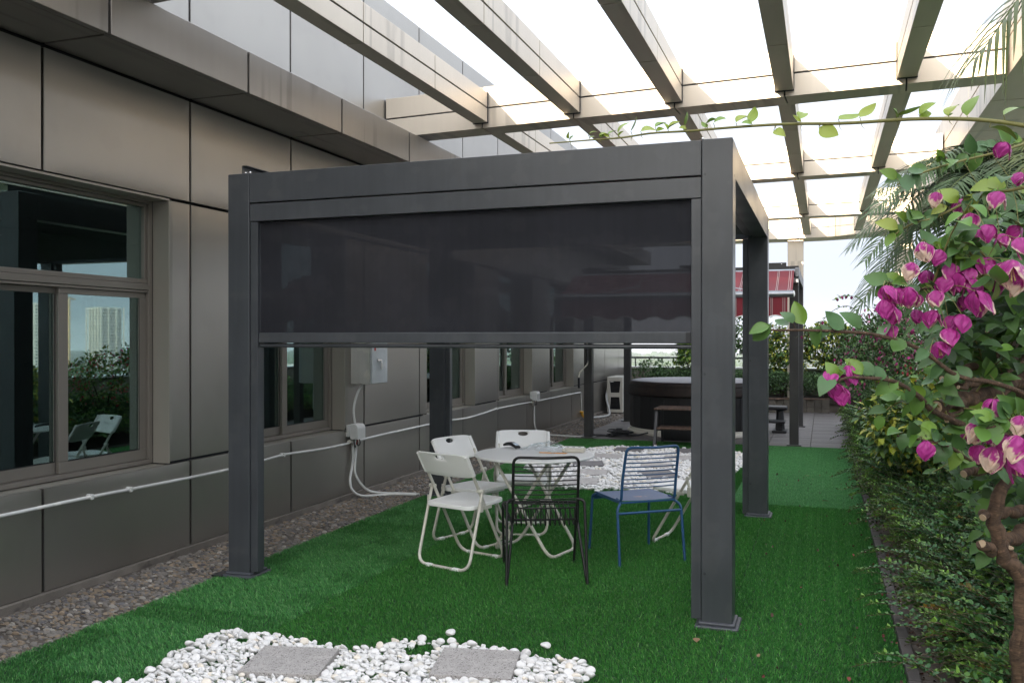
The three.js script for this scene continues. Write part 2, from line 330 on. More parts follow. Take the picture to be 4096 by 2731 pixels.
{ // paving under the far pergola, kerb and path of slabs by the planter
  const p = structGroup('paving'), rnd = RNG(9);
  struct('paving_bed', bl(-3.78, 0.55, -0.02, -0.004, -19.9, -13.565, 0), M.mortar);
  const g = bx(0.594, 0.03, 0.594, 0, 0, 0, 0.004);
  for (let i = 0; i < 7; i++) for (let j = 0; j < 11; j++) {
    const x = -3.48 + i * 0.6, z = -13.87 - j * 0.6; if (x > 0.3 || z < -20.1) continue;
    const o = part('tile', g, M.tile, p); o.position.set(x, 0.004 + rnd.r(-0.001, 0.001), z); o.rotation.set(rnd.r(-1, 1) * 0.002, 0, rnd.r(-1, 1) * 0.002);
  }
  const k = structGroup('kerb'), kg = bx(0.055, 0.07, 0.594, 0, 0, 0, 0.004);
  for (let j = 0; j < 20; j++) { const o = part('kerb_stone', kg, M.kerb, k); o.position.set(0.397 + rnd.r(-0.002, 0.002), 0.004, -2.0 - 0.3 - j * 0.6); o.rotation.y = rnd.r(-1, 1) * 0.003; }
  const q = structGroup('path'), sg = bx(0.15, 0.03, 0.49, 0, 0, 0, 0.004);
  for (let j = 0; j < 24; j++) { const o = part('slab', sg, M.slab, q); o.position.set(0.505 + rnd.r(-0.004, 0.004), -0.002, -2.0 - 0.25 - j * 0.5); o.rotation.set(0, rnd.r(-1, 1) * 0.01, rnd.r(-1, 1) * 0.01); }
}

// ---------------------------------------------------------------- the clad building on the left
const WIN = [[-5.22, -3.65], [-7.72, -6.15], [-11.19, -9.62], [-13.70, -12.13], [-16.23, -14.66]];
{
  const b = thing('building', 'long building clad in grey metal panels with recessed windows along the left', 'building');
  const JZ = []; for (let k = -10; k <= 13; k++) JZ.push(-4.11 - 1.33 * k);       // panel joints
  const Z1 = JZ[0], Z0 = JZ.at(-1), gap = 0.022, g2 = gap / 2;
  const inWin = z => WIN.find(w => z > w[0] && z < w[1]);
  // backing wall with the openings left out, roof and the room inside
  const back = [bl(-4.75, -4.55, -0.05, 0.675, Z0, Z1, 0), bl(-4.75, -4.55, 2.64, 5.29, Z0, Z1, 0)];
  let z = Z1; for (const w of WIN) { back.push(bl(-4.75, -4.55, 0.675, 2.64, z, w[1], 0)); z = w[0]; } back.push(bl(-4.75, -4.55, 0.675, 2.64, z, Z0, 0));
  part('wall', back, M.joint, b);
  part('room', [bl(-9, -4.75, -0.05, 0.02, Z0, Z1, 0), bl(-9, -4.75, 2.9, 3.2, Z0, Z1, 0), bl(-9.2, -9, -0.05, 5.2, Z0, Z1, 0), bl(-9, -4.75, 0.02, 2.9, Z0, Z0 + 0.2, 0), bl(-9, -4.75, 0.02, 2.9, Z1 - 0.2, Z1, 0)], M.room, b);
  part('roof', bl(-9.2, -4.55, 5.2, 5.3, Z0, Z1, 0), M.joint, b);
  part('skirting', bl(-4.55, -4.47, -0.05, 0.045, Z0, Z1, 0.004), M.concrete, b);
  const prnd = RNG(303);
  const bowed = (x, y0, y1, z0, z1) => {                                  // sheet metal drawn tight at its folded edges bows a few millimetres
    const g = bl(-4.545, x - 0.007, y0, y1, z0, z1, 0.002), W = z1 - z0, H = y1 - y0, n = 14, f = new THREE.PlaneGeometry(1, 1, n, n), p = f.attributes.position, q = [];
    const a = prnd.r(0.002, 0.0055) * Math.min(1, W), sx = prnd.r(-0.25, 0.25), sy = prnd.r(-0.25, 0.25), tw = prnd.r(-0.0018, 0.0018);
    for (let i = 0; i < p.count; i++) { const u = p.getX(i) * 2, v = p.getY(i) * 2, e = (1 - u ** 4) * (1 - v ** 4); q.push(x + e * (a * (1 - 0.5 * (u - sx) ** 2) * (1 - 0.5 * (v - sy) ** 2) + tw * u * v) - 0.003 * (1 - Math.min(1, 40 * e)), (y0 + y1) / 2 + v * H / 2 * 0.998, (z0 + z1) / 2 - u * W / 2 * 0.998); }
    const h = geo(q, null, null, [...f.index.array]); uvBox(h); return [g, h.toNonIndexed()];
  };
  const P = (y0, y1, z0, z1, x = -4.5) => part('panel', bowed(x, y0, y1, z0 + g2, z1 - g2), M.panel, b);
  for (let k = 0; k < JZ.length - 1; k++) {
    const z1 = JZ[k], z0 = JZ[k + 1];
    P(0.05, 0.682, z0, z1); P(2.632, 3.385, z0, z1); P(3.60, 5.285, z0, z1, -4.505);
    // piers between the windows, split at the joint
    let a = z1; const cuts = [];
    for (const w of WIN) { if (w[1] <= z0 || w[0] >= z1) continue; if (w[1] < a) cuts.push([w[1], a]); a = Math.min(a, w[0]); }
    if (a > z0) cuts.push([z0, a]);
    for (const [lo, hi] of cuts) { const eLo = WIN.some(w => w[1] === lo), eHi = WIN.some(w => w[0] === hi); if (hi - lo > 0.03) part('panel', bowed(-4.5, 0.704, 2.61, lo + (eLo ? 0 : g2), hi - (eHi ? 0 : g2)), M.panel, b); }
    // projecting fascia: face and underside panels
    part('fascia_panel', bl(-4.03, -3.98, 3.402, 3.71, z0 + g2, z1 - g2, 0.005), M.fascia, b);
    part('soffit_panel', bl(-4.50, -4.034, 3.402, 3.43, z0 + g2, z1 - g2, 0.003), M.fascia, b);
  }
  part('fascia_core', [bl(-4.55, -4.04, 3.44, 3.69, Z0, Z1, 0), bl(-4.545, -3.99, 3.695, 3.705, Z0, Z1, 0)], M.joint, b);
  for (const [z0, z1] of WIN) {
    const w = sub('window', b), x = -4.68, gx = -4.70;
    part('reveal', [bl(-4.648, -4.502, 0.69, 2.605, z0 + 0.001, z0 + 0.012, 0.002), bl(-4.648, -4.502, 0.69, 2.605, z1 - 0.012, z1 - 0.001, 0.002), bl(-4.648, -4.503, 2.606, 2.622, z0 + 0.001, z1 - 0.001, 0.002)], M.reveal, w);
    const sill = bl(-4.74, -4.548, 0.645, 0.683, z0, z1, 0.003); part('sill', sill, M.reveal, w);
    part('frame', [bl(-4.75, -4.65, 0.69, 0.72, z0 + 0.012, z1 - 0.012), bl(-4.75, -4.65, 2.585, 2.608, z0 + 0.012, z1 - 0.012), bl(-4.75, -4.65, 0.721, 2.584, z0 + 0.012, z0 + 0.05), bl(-4.75, -4.65, 0.721, 2.584, z1 - 0.05, z1 - 0.012),
      bl(-4.75, -4.648, 1.955, 2.0, z0 + 0.051, z1 - 0.051), bl(-4.74, -4.662, 2.002, 2.035, z0 + 0.051, z1 - 0.051), bl(-4.745, -4.655, 1.935, 1.953, z0 + 0.051, z1 - 0.051), bl(-4.74, -4.67, 2.036, 2.584, z0 + 0.051, z0 + 0.075), bl(-4.74, -4.67, 2.036, 2.584, z1 - 0.075, z1 - 0.051), bl(-4.74, -4.67, 2.56, 2.584, z0 + 0.076, z1 - 0.076)], M.frame, w);
    part('pane', bl(gx - 0.003, gx + 0.003, 2.03, 2.565, z0 + 0.07, z1 - 0.07, 0), M.glass, w); part('mirror_coating', bl(gx + 0.0045, gx + 0.005, 2.037, 2.56, z0 + 0.076, z1 - 0.076, 0), M.coating, w);
    const mid = (z0 + z1) / 2;
    for (const [a, c, xx] of [[z0 + 0.051, mid + 0.045, -4.688], [mid - 0.02, z1 - 0.051, -4.722]]) {
      part('sash', [bl(xx - 0.014, xx + 0.014, 0.722, 0.80, a, c), bl(xx - 0.014, xx + 0.014, 1.895, 1.934, a, c), bl(xx - 0.0135, xx + 0.0135, 0.801, 1.894, a, a + 0.07), bl(xx - 0.0135, xx + 0.0135, 0.801, 1.894, c - 0.075, c)], M.frame, w);
      part('gasket', [bl(xx + 0.0135, xx + 0.0155, 0.797, 0.803, a + 0.069, c - 0.074, 0), bl(xx + 0.0135, xx + 0.0155, 0.803, 1.894, a + 0.0685, a + 0.0725, 0)], M.gasket, w);
      part('pane', bl(xx - 0.003, xx + 0.003, 0.80, 1.90, a + 0.06, c - 0.065, 0), M.glass, w); part('mirror_coating', bl(xx + 0.0045, xx + 0.005, 0.8005, 1.894, a + 0.0705, c - 0.0755, 0), M.coating, w);
    }
  }
}
// unseen block added behind the camera to keep the low sun off the garden
{
  const b = thing('added_sun_blocker', 'plain pale block added out of view to shade the garden from the low sun', 'building');
  part('wall', bl(-60, 60, -32, 12.4, 60, 72, 0), M.stucco, b);
  for (let f = 0; f < 3; f++) for (let i = 0; i < 12; i++) { const w = sub('window', b); const x = -33 + i * 6, y = 1.2 + f * 3.6; part('frame', bl(x, x + 2.4, y, y + 1.8, 59.94, 59.995, 0), M.frame, w); part('pane', bl(x + 0.1, x + 2.3, y + 0.1, y + 1.7, 59.9, 59.935, 0), M.gasket, w); }
  part('parapet_cap', bl(-60.2, 60.2, 12.41, 12.7, 59.8, 72.2, 0), M.stucco, b);
}

// ---------------------------------------------------------------- trellis of clad beams overhead
const SLOPE = 0.065;
{
  const t = thing('roof_trellis', 'trellis of metal clad beams crossing overhead from the wall to a wide edge beam', 'trellis');
  const crossZ = [-4.05, -8.27, -12.42, -16.53];                          // front face of each cross beam at x = 0
  const front = (k, x) => crossZ[k] + SLOPE * x;
  for (let k = 0; k < 4; k++) {
    const c = sub('cross_beam', t); c.position.set(0, 0, crossZ[k]); c.rotation.y = -Math.atan(SLOPE);
    const xs = [-4.50, -3.345, -2.345, -1.335, -0.333, 0.67, 1.43];
    part('core', bl(-4.5, 1.43, 3.795, 4.19, -0.29, -0.012, 0), M.joint, c);
    for (let i = 0; i < 6; i++) for (const [y0, y1] of [[3.78, 3.977], [3.992, 4.205]]) part('panel', bl(xs[i] + (i ? 0.007 : 0), xs[i + 1] - 0.007, y0, y1, -0.305, 0, 0.003), M.beam, c);
  }
  // rafters run from cross beam to cross beam
  for (const x of [-3.345, -2.345, -1.335, -0.333, 0.67]) for (let k = -1; k < 4; k++) {
    const zs = k < 0 ? 0.4 : front(k, x) - 0.305 - 0.004, far = k < 3 ? front(k + 1, x) + 0.026 : (x > -0.2 ? -19.35 : -19.82);
    const r = sub('rafter', t); r.position.set(x, 0, 0);
    part('core', bl(-0.066, 0.066, 3.842, 4.125, zs - 0.004, far + 0.006, 0), M.joint, r);
    const L = zs - far, n = Math.max(1, Math.round(L / 1.27));
    for (let i = 0; i < n; i++) { const a = zs - L * i / n, c = zs - L * (i + 1) / n; for (const [y0, y1] of [[3.828, 3.972], [3.987, 4.135]]) part('panel', bl(-0.0775, 0.0775, y0, y1, c + 0.006, a - 0.006, 0.003), M.beam, r); }
    part('end_plate', bl(-0.085, 0.085, 3.82, 4.14, far - 0.006, far + 0.004, 0.001), M.joint, r);
  }
  // wide edge beam, and the far beam that bends into it
  const e = sub('edge_beam', t);
  part('core', bl(1.46, 2.18, 3.80, 4.40, -18, 2.5, 0), M.joint, e);
  for (let i = 0; i < 16; i++) { const z1 = 2.4 - i * 1.275, z0 = z1 - 1.275; for (const [y0, y1] of [[3.78, 4.08], [4.095, 4.42]]) part('panel', bl(1.44, 2.2, y0, y1, z0 + 0.007, z1 - 0.007, 0.003), M.beam, e); }
  const f = sub('curved_beam', t), R = 1.95, cx = -0.51, cz = -18.1, Wd = 0.76;
  const arc = (a0, a1, y0, y1, r0, r1) => {
    const s = new THREE.Shape(); s.absarc(0, 0, r1, a0, a1, false); s.absarc(0, 0, r0, a1, a0, true); s.closePath();
    const g = new THREE.ExtrudeGeometry(s, { depth: y1 - y0, bevelEnabled: true, bevelThickness: 0.003, bevelSize: 0.003, bevelSegments: 1, curveSegments: 8 }); g.rotateX(-Math.PI / 2); g.translate(cx, y0, cz); return uvBox(strip(g));
  };
  for (const [y0, y1] of [[3.78, 3.985], [4.0, 4.22]]) {
    const n = 4; for (let i = 0; i < n; i++) part('panel', arc(Math.PI / 2 * i / n + 0.004, Math.PI / 2 * (i + 1) / n - 0.004, y0, y1, R, R + Wd), M.beam, f);
    const xs = [-4.5, -3.36, -2.345, -1.6, cx]; for (let i = 0; i < 4; i++) part('panel', bl(xs[i] + 0.007, xs[i + 1] - 0.007, y0, y1, cz - R - Wd, cz - R, 0.003), M.beam, f);
  }
  part('core', [arc(0, Math.PI / 2, 3.80, 4.2, R + 0.02, R + Wd - 0.02), bl(-4.5, cx, 3.80, 4.2, cz - R - Wd + 0.02, cz - R - 0.015, 0)], M.joint, f);
  for (const [x, z] of [[-0.58, -20.38], [1.48, -18.9], [1.82, -2.2]]) {
    const c = sub('column', t); const ys = [-0.02, 1.27, 2.52, 3.778];
    part('core', bl(x - 0.15, x + 0.15, -0.1, 3.77, z - 0.15, z + 0.15, 0), M.joint, c);
    for (let i = 0; i < 3; i++) part('panel', bl(x - 0.165, x + 0.165, ys[i] + 0.005, ys[i + 1] - 0.004, z - 0.165, z + 0.165, 0.004), M.beam, c);
  }
}

// ---------------------------------------------------------------- planters, parapet and railing
{
  const p = thing('planter', 'low planter wall of upright stone tiles with a wooden cap at the far end', 'planter');
  const rnd = RNG(31), zAt = x => -19.55 - 0.55 * Math.exp(-Math.pow((x + 0.1) / 0.7, 2)) * 0.6;
  part('wall', bl(-3.9, 1.0, -0.02, 0.30, -21.0, -20.02, 0), M.mortar, p);
  const n = 26; for (let i = 0; i < n; i++) {
    const x0 = -3.9 + i * 0.155, x1 = x0 + 0.15; const z = zAt((x0 + x1) / 2), h = rnd.r(0.10, 0.2);
    const m = std(lin(0.17, 0.165, 0.145).multiplyScalar(rnd.r(0.75, 1.25)), 0.8, { map: T_concrete });
    part('stone', bl(x0, x1 - 0.003, 0, h, z - 0.5, z + rnd.r(0, 0.006), 0.003), m, p); part('stone', bl(x0, x1 - 0.003, h + 0.003, 0.30, z - 0.5, z + rnd.r(0, 0.006), 0.003), m, p);
    if (i % 2 === 0) { const c = part('cap', bl(x0, x0 + 0.307, 0.301, 0.325, z - 0.3, z + 0.02, 0.003), M.woodTread, p); c.userData.label = 'reddish wooden cap board'; }
  }
  part('soil', bl(-3.88, 1.0, 0.2, 0.31, -20.98, -19.95, 0), M.soil, p);
  const q = thing('planter', 'long low planter wall under the ground cover along the right side', 'planter');
  part('wall', bl(0.585, 0.66, -0.02, 0.22, -19.6, 1.5, 0.004), std(lin(0.115, 0.115, 0.10), 0.9, { map: T_concrete, bumpMap: T_concrete, bumpScale: 0.003 }), q);
  part('soil', bl(0.66, 2.95, -0.02, 0.2, -20.9, 1.5, 0), M.soil, q);
  const w = thing('parapet', 'pale parapet wall with a bright metal coping behind the far planter', 'parapet');
  part('wall', [bl(-4.5, 3.1, -0.4, 0.895, -21.2, -21.02, 0.003), bl(2.95, 3.13, -0.4, 0.895, -21.01, 2, 0.003)], M.stucco, w);
  for (let i = 0; i < 5; i++) part('coping', bl(-4.5 + i * 1.52, -4.5 + (i + 1) * 1.52 - 0.006, 0.896, 0.935, -21.26, -20.97, 0.006), M.coping, w);
  part('coping', bl(2.9, 3.18, 0.896, 0.935, -20.96, 2, 0.006), M.coping, w);
  const r = thing('railing', 'thin dark railing standing on the coping of the far parapet', 'railing');
  part('top_rail', pipe([[-4.45, 1.15, -21.1], [3.0, 1.15, -21.1]], 0.024), M.anthraciteFar, r);
  for (let i = 0; i < 6; i++) part('post', pipe([[-4.3 + i * 1.45, 0.93, -21.1], [-4.3 + i * 1.45, 1.128, -21.1]], 0.016), M.anthraciteFar, r);
}
// ---------------------------------------------------------------- near aluminium pergola with its roller screen
{
  const x0 = -3.765, x1 = -0.467, zf = -4.92, zb = -8.28, W = 0.168, H = 2.70;
  const p = thing('garden_pergola', 'near dark grey aluminium pergola with a half lowered roller screen on its front', 'pergola');
  const A = M.anthracite;
  // posts are hollow sections with a shallow channel facing inwards
  for (const [x, z, inx] of [[x0, zf - W, 1], [x1 - W, zf - W, -1], [x0, zb, 1], [x1 - W, zb, -1]]) {
    const top = H - (z > -6 ? 0 : 0.005);
    const c = part('post', [bl(x, x + W, 0.03, top, z, z + W, 0.006), bl(inx > 0 ? x + W + 0.0005 : x - (z > -6 ? 0.026 : 0.05), inx > 0 ? x + W + (z > -6 ? 0.026 : 0.05) : x - 0.0005, 0.03, 2.49, z + 0.085, z + W - 0.02, 0.002)], A, p);
    const e = 0.035, s = new THREE.Shape();
    const b = part('base_plate', [bl(x - e, x + W + e, 0.004, 0.028, z - e, z + W + e, 0.01), bl(x - e * 0.45, x + W + e * 0.45, 0.026, 0.044, z - e * 0.45, z + W + e * 0.45, 0.008)], M.baseplate, p);
    if (x < -3 && z > -6) b.userData.label = 'base plate lifted at one corner on the edge of the turf';
  }
  part('beam', bl(x0 + W + 0.002, x1 - W - 0.002, 2.503, H - 0.004, zf - 0.12, zf - 0.002, 0.003), A, p);
  part('beam', bl(x0 + W + 0.002, x1 - W - 0.002, 2.503, H - 0.004, zb + 0.01, zb + 0.14, 0.003), A, p);
  for (const x of [x0 + 0.002, x1 - 0.122]) part('beam', bl(x, x + 0.12, 2.503, H - 0.004, zb + W + 0.002, zf - W - 0.002, 0.003), A, p);
  // roof blades, tilted open
  const lg = bl(x0 + 0.13, x1 - 0.13, -0.012, 0.012, -0.0795, 0.0795, 0.006);
  for (let i = 0; i < 19; i++) { const o = part('louver', lg, M.anthraciteFar, p); o.position.set(0, 2.60, zf - 0.23 - i * 0.161); o.rotation.x = -0.85; }
  part('gutter', [bl(x0 + 0.125, x0 + 0.20, 2.52, 2.56, zb + 0.16, zf - 0.14, 0.003), bl(x1 - 0.20, x1 - 0.125, 2.52, 2.56, zb + 0.16, zf - 0.14, 0.003)], M.anthraciteFar, p);
  // angle profile along the left edge of the roof
  part('flashing', [bl(-3.656, -3.652, H, 2.752, zb + 0.02, zf - 0.004, 0), bl(-3.652, -3.612, 2.748, 2.752, zb + 0.02, zf - 0.004, 0)], A, p);
  // roller screen
  const xl = x0 + W + 0.003, xr = x1 - W - 0.003;
  part('screen_cassette', bl(xl, xr, 2.379, 2.494, zf - 0.115, zf - 0.006, 0.003), A, p);
  for (const [a, b] of [[xl, xl + 0.055], [xr - 0.055, xr]]) part('guide_rail', bl(a, b, 0.05, 2.376, zf - 0.075, zf - 0.012, 0.003), A, p);
  const fab = new THREE.PlaneGeometry(xr - xl - 0.112, 0.76, 24, 8); fab.translate((xl + xr) / 2, 2.005, zf - 0.045);
  const fp = fab.attributes.position; for (let i = 0; i < fp.count; i++) fp.setZ(i, fp.getZ(i) + 0.0025 * Math.sin(fp.getX(i) * 5 + fp.getY(i) * 2) * Math.sin((fp.getY(i) - 1.6) / 0.76 * Math.PI)); fab.computeVertexNormals();
  const so = part('screen_fabric', uvBox(fab), M.screen, p); so.userData.label = 'see-through dark grey screen fabric';
  const bar = part('bottom_bar', bl(xl + 0.057, xr - 0.057, 1.574, 1.640, zf - 0.072, zf - 0.018, 0.006), A, p); bar.rotation.z = 0.0;
  part('bottom_tube', pipe([[xl + 0.057, 1.556, zf - 0.045], [xr - 0.057, 1.556, zf - 0.045]], 0.013, 0, 12), A, p);
  part('end_cap', bl(xr - 0.085, xr - 0.0565, 1.578, 1.636, zf - 0.0175, zf - 0.0155, 0.001), M.blackPlastic, p);
  for (const x of [-3.63, -3.595, -0.63]) part('bolt', new THREE.SphereGeometry(0.008, 8, 6).translate(x, H + 0.004, zf - 0.01), M.chrome, p);
  part('flashing', bl(x1 - 0.02, x1 - 0.004, H - 0.18, H + 0.008, zb - 0.006, zb - 0.002, 0), A, p);
}
// rubber foot pads sticking out at the left post
{
  const g = [bl(-3.86, -3.78, 0.012, 0.026, -4.99, -4.86, 0.006)];
  const o = single('rubber_pad', g, M.blackPlastic, 'black rubber pad sticking out under the base of the near left pergola post', 'pad'); o.rotation.y = 0; 
}

// ---------------------------------------------------------------- far pergola
{
  const x0 = -3.615, x1 = -0.345, zf = -13.64, zb = -16.74, W = 0.13, H = 2.68;
  const p = thing('garden_pergola', 'far dark grey pergola over the hot tub with a striped awning on its front', 'pergola');
  for (const [x, z] of [[x0, zf - W], [x1 - W, zf - W], [x0, zb], [x1 - W, zb]]) {
    part('post', bl(x, x + W, 0.03, H, z, z + W, 0.005), M.anthraciteFar, p);
    part('base_plate', bl(x - 0.04, x + W + 0.04, 0.02, 0.036, z - 0.04, z + W + 0.04, 0.005), M.anthraciteFar, p);
  }
  part('beam', bl(x0 + W + 0.002, x1 - W - 0.002, 2.52, H - 0.003, zf - 0.10, zf - 0.002), M.anthraciteFar, p);
  part('beam', bl(x0 + W + 0.002, x1 - W - 0.002, 2.52, H - 0.003, zb + 0.002, zb + 0.10), M.anthraciteFar, p);
  for (const x of [x0 + 0.002, x1 - 0.102]) part('beam', bl(x, x + 0.10, 2.52, H - 0.003, zb + W + 0.002, zf - W - 0.002), M.anthraciteFar, p);
  for (let i = 0; i < 18; i++) { const o = part('louver', bl(x0 + 0.11, x1 - 0.11, -0.01, 0.01, -0.077, 0.077, 0.005), M.anthraciteFar, p); o.position.set(0, 2.60, zf - 0.2 - i * 0.157); o.rotation.x = -0.85; }
  for (const x of [-3.45, -1.9, -0.72]) {                                  // awning brackets on top of the beam
    part('bracket', bl(x - 0.2, x + 0.2, H - 0.002, 2.735, zf - 0.05, zf - 0.04, 0.002), M.anthraciteFar, p);
    for (const d of [-0.15, 0.13]) part('bolt', new THREE.SphereGeometry(0.011, 8, 6).translate(x + d, 2.71, zf - 0.036), M.chrome, p);
  }
}
{ // striped awning
  const a = thing('awning', 'red and white striped awning with a wavy valance on the far pergola', 'awning');
  const T = tex(512, 8, u => { const s = (u * 20) % 1, st = (s > 0.62 && s < 0.665) || (s > 0.755 && s < 0.80), ed = (s > 0.58 && s < 0.62) || (s > 0.80 && s < 0.84) || (s > 0.68 && s < 0.74); return st ? [0.80, 0.75, 0.73] : ed ? [0.36, 0.10, 0.13] : [0.49, 0.13, 0.18]; }, true);
  T.wrapT = T.wrapS = THREE.RepeatWrapping;
  const cloth = phys(lin(1, 1, 1), 0.85, { map: T, side: THREE.DoubleSide, transmission: 0.12, thickness: 0 });
  const x0 = -3.74, x1 = -0.405, yT = 2.60, zT = -13.52, yB = 2.235, zB = -12.66;
  const n = 40, pos = [], uv = [], idx = [];
  for (let j = 0; j <= 6; j++) for (let i = 0; i <= n; i++) { const t = j / 6, x = lerp(x0, x1, i / n); pos.push(x, lerp(yT, yB, t) - 0.03 * Math.sin(t * Math.PI), lerp(zT, zB, t)); uv.push(i / n, t); if (i < n && j < 6) { const o = j * (n + 1) + i; idx.push(o, o + n + 1, o + 1, o + 1, o + n + 1, o + n + 2); } }
  part('canopy', geo(pos, null, uv, idx), cloth, a);
  part('front_bar', [pipe([[x0 - 0.02, 2.215, -12.62], [x1 + 0.02, 2.215, -12.62]], 0.045, 0, 16), bl(x0 - 0.02, x1 + 0.02, 2.245, 2.265, -12.66, -12.6, 0.006)], M.steel, a);
  for (const x of [x0 - 0.022, x1 + 0.022]) part('end_cap', new THREE.SphereGeometry(0.046, 14, 10).scale(0.35, 1, 1).translate(x, 2.215, -12.62), M.white, a);
  const vp = [], vu = [], vi = [], m = 120;
  for (let i = 0; i <= m; i++) for (let j = 0; j <= 4; j++) { const x = lerp(x0 + 0.04, x1 - 0.06, i / m), yb = 1.895 + 0.028 * Math.cos((x - x1) / 0.42 * 2 * Math.PI + 3.3), t = j / 4; vp.push(x, lerp(2.175, yb, t), -12.615 + 0.012 * t * Math.sin(x * 9)); vu.push(i / m, t); if (i < m && j < 4) { const o = i * 5 + j; vi.push(o, o + 1, o + 5, o + 5, o + 1, o + 6); } }
  part('valance', geo(vp, null, vu, vi), cloth, a);
  const hem = []; for (let i = 0; i <= m; i++) { const x = lerp(x0 + 0.04, x1 - 0.06, i / m); hem.push(V(x, 1.895 + 0.028 * Math.cos((x - x1) / 0.42 * 2 * Math.PI + 3.3), -12.615 + 0.012 * Math.sin(x * 9))); }
  part('hem', sweep(hem, () => 0.008, 6), M.white, a);
  part('roller', pipe([[x0, 2.585, -13.56], [x1 + 0.03, 2.585, -13.56]], 0.04, 0, 12), M.steel, a);
  part('end_bracket', [bl(-0.395, -0.335, 2.50, 2.64, -13.63, -13.5, 0.012), bl(-0.43, -0.345, 2.42, 2.49, -13.63, -13.52, 0.008)], M.steel, a);
  for (const x of [-0.75, -3.3]) part('arm', pipe([[x, 2.52, -13.58], [x - 0.7 * Math.sign(x + 2), 2.38, -13.1], [x, 2.21, -12.66]], 0.02, 0.02, 8), M.steel, a);
}
{
  const c = thing('crank_handle', 'white bent awning crank hanging in front of the far pergola left post', 'crank handle', [-3.52, 2.15, -13.5]);
  part('rod', pipe([[0, 0, 0], [-0.005, -0.83, 0], [0.005, -0.95, 0], [-0.13, -1.09, 0.01], [-0.135, -1.17, 0.01]], 0.011, 0.03), M.whiteTube, c);
  part('grip', pipe([[-0.135, -1.165, 0.01], [-0.135, -1.33, 0.01]], 0.018, 0, 10), M.blackPlastic, c);
  part('joint', pipe([[-0.004, -0.70, 0], [-0.005, -0.93, 0]], 0.016, 0, 10), M.blackPlastic, c);
}

// ---------------------------------------------------------------- hot tub, steps, bench, air conditioner
{
  const t = thing('hot_tub', 'round black hot tub with a dark wooden rim under the far pergola', 'hot tub', [-2.05, 0, -15.22]);
  part('shell', lathe([[0, 0.1], [1.083, 0.1], [1.12, 0.12], [1.12, 0.665], [0, 0.665]], 64), M.tubBlack, t);
  part('rim', lathe([[0, 0.66], [1.145, 0.66], [1.154, 0.68], [1.145, 0.79], [1.129, 0.80], [1.137, 0.815], [1.133, 0.86], [1.108, 0.885], [0, 0.885]], 64), M.woodDark, t);
  part('cover', lathe([[0, 0.93], [0.5, 0.925], [1.041, 0.905], [1.095, 0.895], [1.1, 0.886], [0, 0.886]], 64), M.tubCover, t);
  part('base_ring', lathe([[1, 0.02], [1.158, 0.02], [1.162, 0.03], [1.158, 0.065], [1.133, 0.07], [1.12, 0.075], [1.12, 0.12], [1, 0.12]], 64), M.cream, t);
  const n = 28; for (let i = 0; i < n; i++) { const a = i / n * 6.2832, g = bx(0.245, 0.52, 0.012, 0, 0.39, 1.12, 0.004); g.rotateY(a); part('side_panel', g, M.tubBlack, t); }
}
{
  const s = thing('tub_steps', 'two step black stair with brown wooden treads in front of the hot tub', 'steps', [-1.84, 0, -13.25]);
  for (const x of [-0.5, 0.5]) { const sh = new THREE.Shape([[-0.36, 0.02], [0.36, 0.02], [0.36, 0.08], [0.30, 0.54], [-0.14, 0.54], [-0.15, 0.5]].map(p => new THREE.Vector2(-p[0], p[1]))); const f = new THREE.Shape([[0.42, 0.02], [0.34, 0.02], [0.145, 0.545], [0.2, 0.545]].map(p => new THREE.Vector2(...p))); const r = new THREE.Shape([[-0.36, 0.02], [-0.28, 0.02], [-0.28, 0.545], [-0.34, 0.545]].map(p => new THREE.Vector2(...p)));
    const gs = [f, r].map(q => { const g = new THREE.ExtrudeGeometry(q, { depth: 0.04, bevelEnabled: false }); g.rotateY(-Math.PI / 2); g.translate(x + 0.02, 0, 0); return uvBox(strip(g)); });
    part('side_frame', [...gs, bl(x - 0.02, x + 0.02, 0.24, 0.27, -0.28, 0.27, 0.002), bl(x - 0.02, x + 0.02, 0.515, 0.545, -0.28, 0.15, 0.002)], M.blackPlastic, s); }
  part('tread', bl(-0.54, 0.54, 0.546, 0.572, -0.34, 0.24, 0.006), M.woodTread, s);
  part('tread', bl(-0.48, 0.48, 0.271, 0.297, 0.0, 0.36, 0.006), M.woodTread, s);
  part('back_panel', bl(-0.48, 0.48, 0.04, 0.54, -0.30, -0.285, 0.002), M.blackPlastic, s);
}
{
  const b = thing('step_bench', 'black plastic two level step bench beside the far pergola right post', 'bench', [-1.1, 0, -15.75]);
  part('seat', bl(-0.52, 0.52, 0.385, 0.45, -0.17, 0.17, 0.025), M.blackPlastic, b);
  part('step', bl(-0.5, 0.5, 0.185, 0.23, 0.10, 0.42, 0.02), M.blackPlastic, b);
  for (const x of [-0.40, 0.40]) { const c = new THREE.CylinderGeometry(0.075, 0.11, 0.35, 4, 1); c.rotateY(Math.PI / 4); c.translate(x, 0.21, 0); part('leg', [uvBox(strip(c.toNonIndexed())), bl(x - 0.12, x + 0.12, 0.02, 0.06, -0.14, 0.36, 0.015), bl(x - 0.06, x + 0.06, 0.06, 0.185, 0.2, 0.33, 0.02)], M.blackPlastic, b); }
}
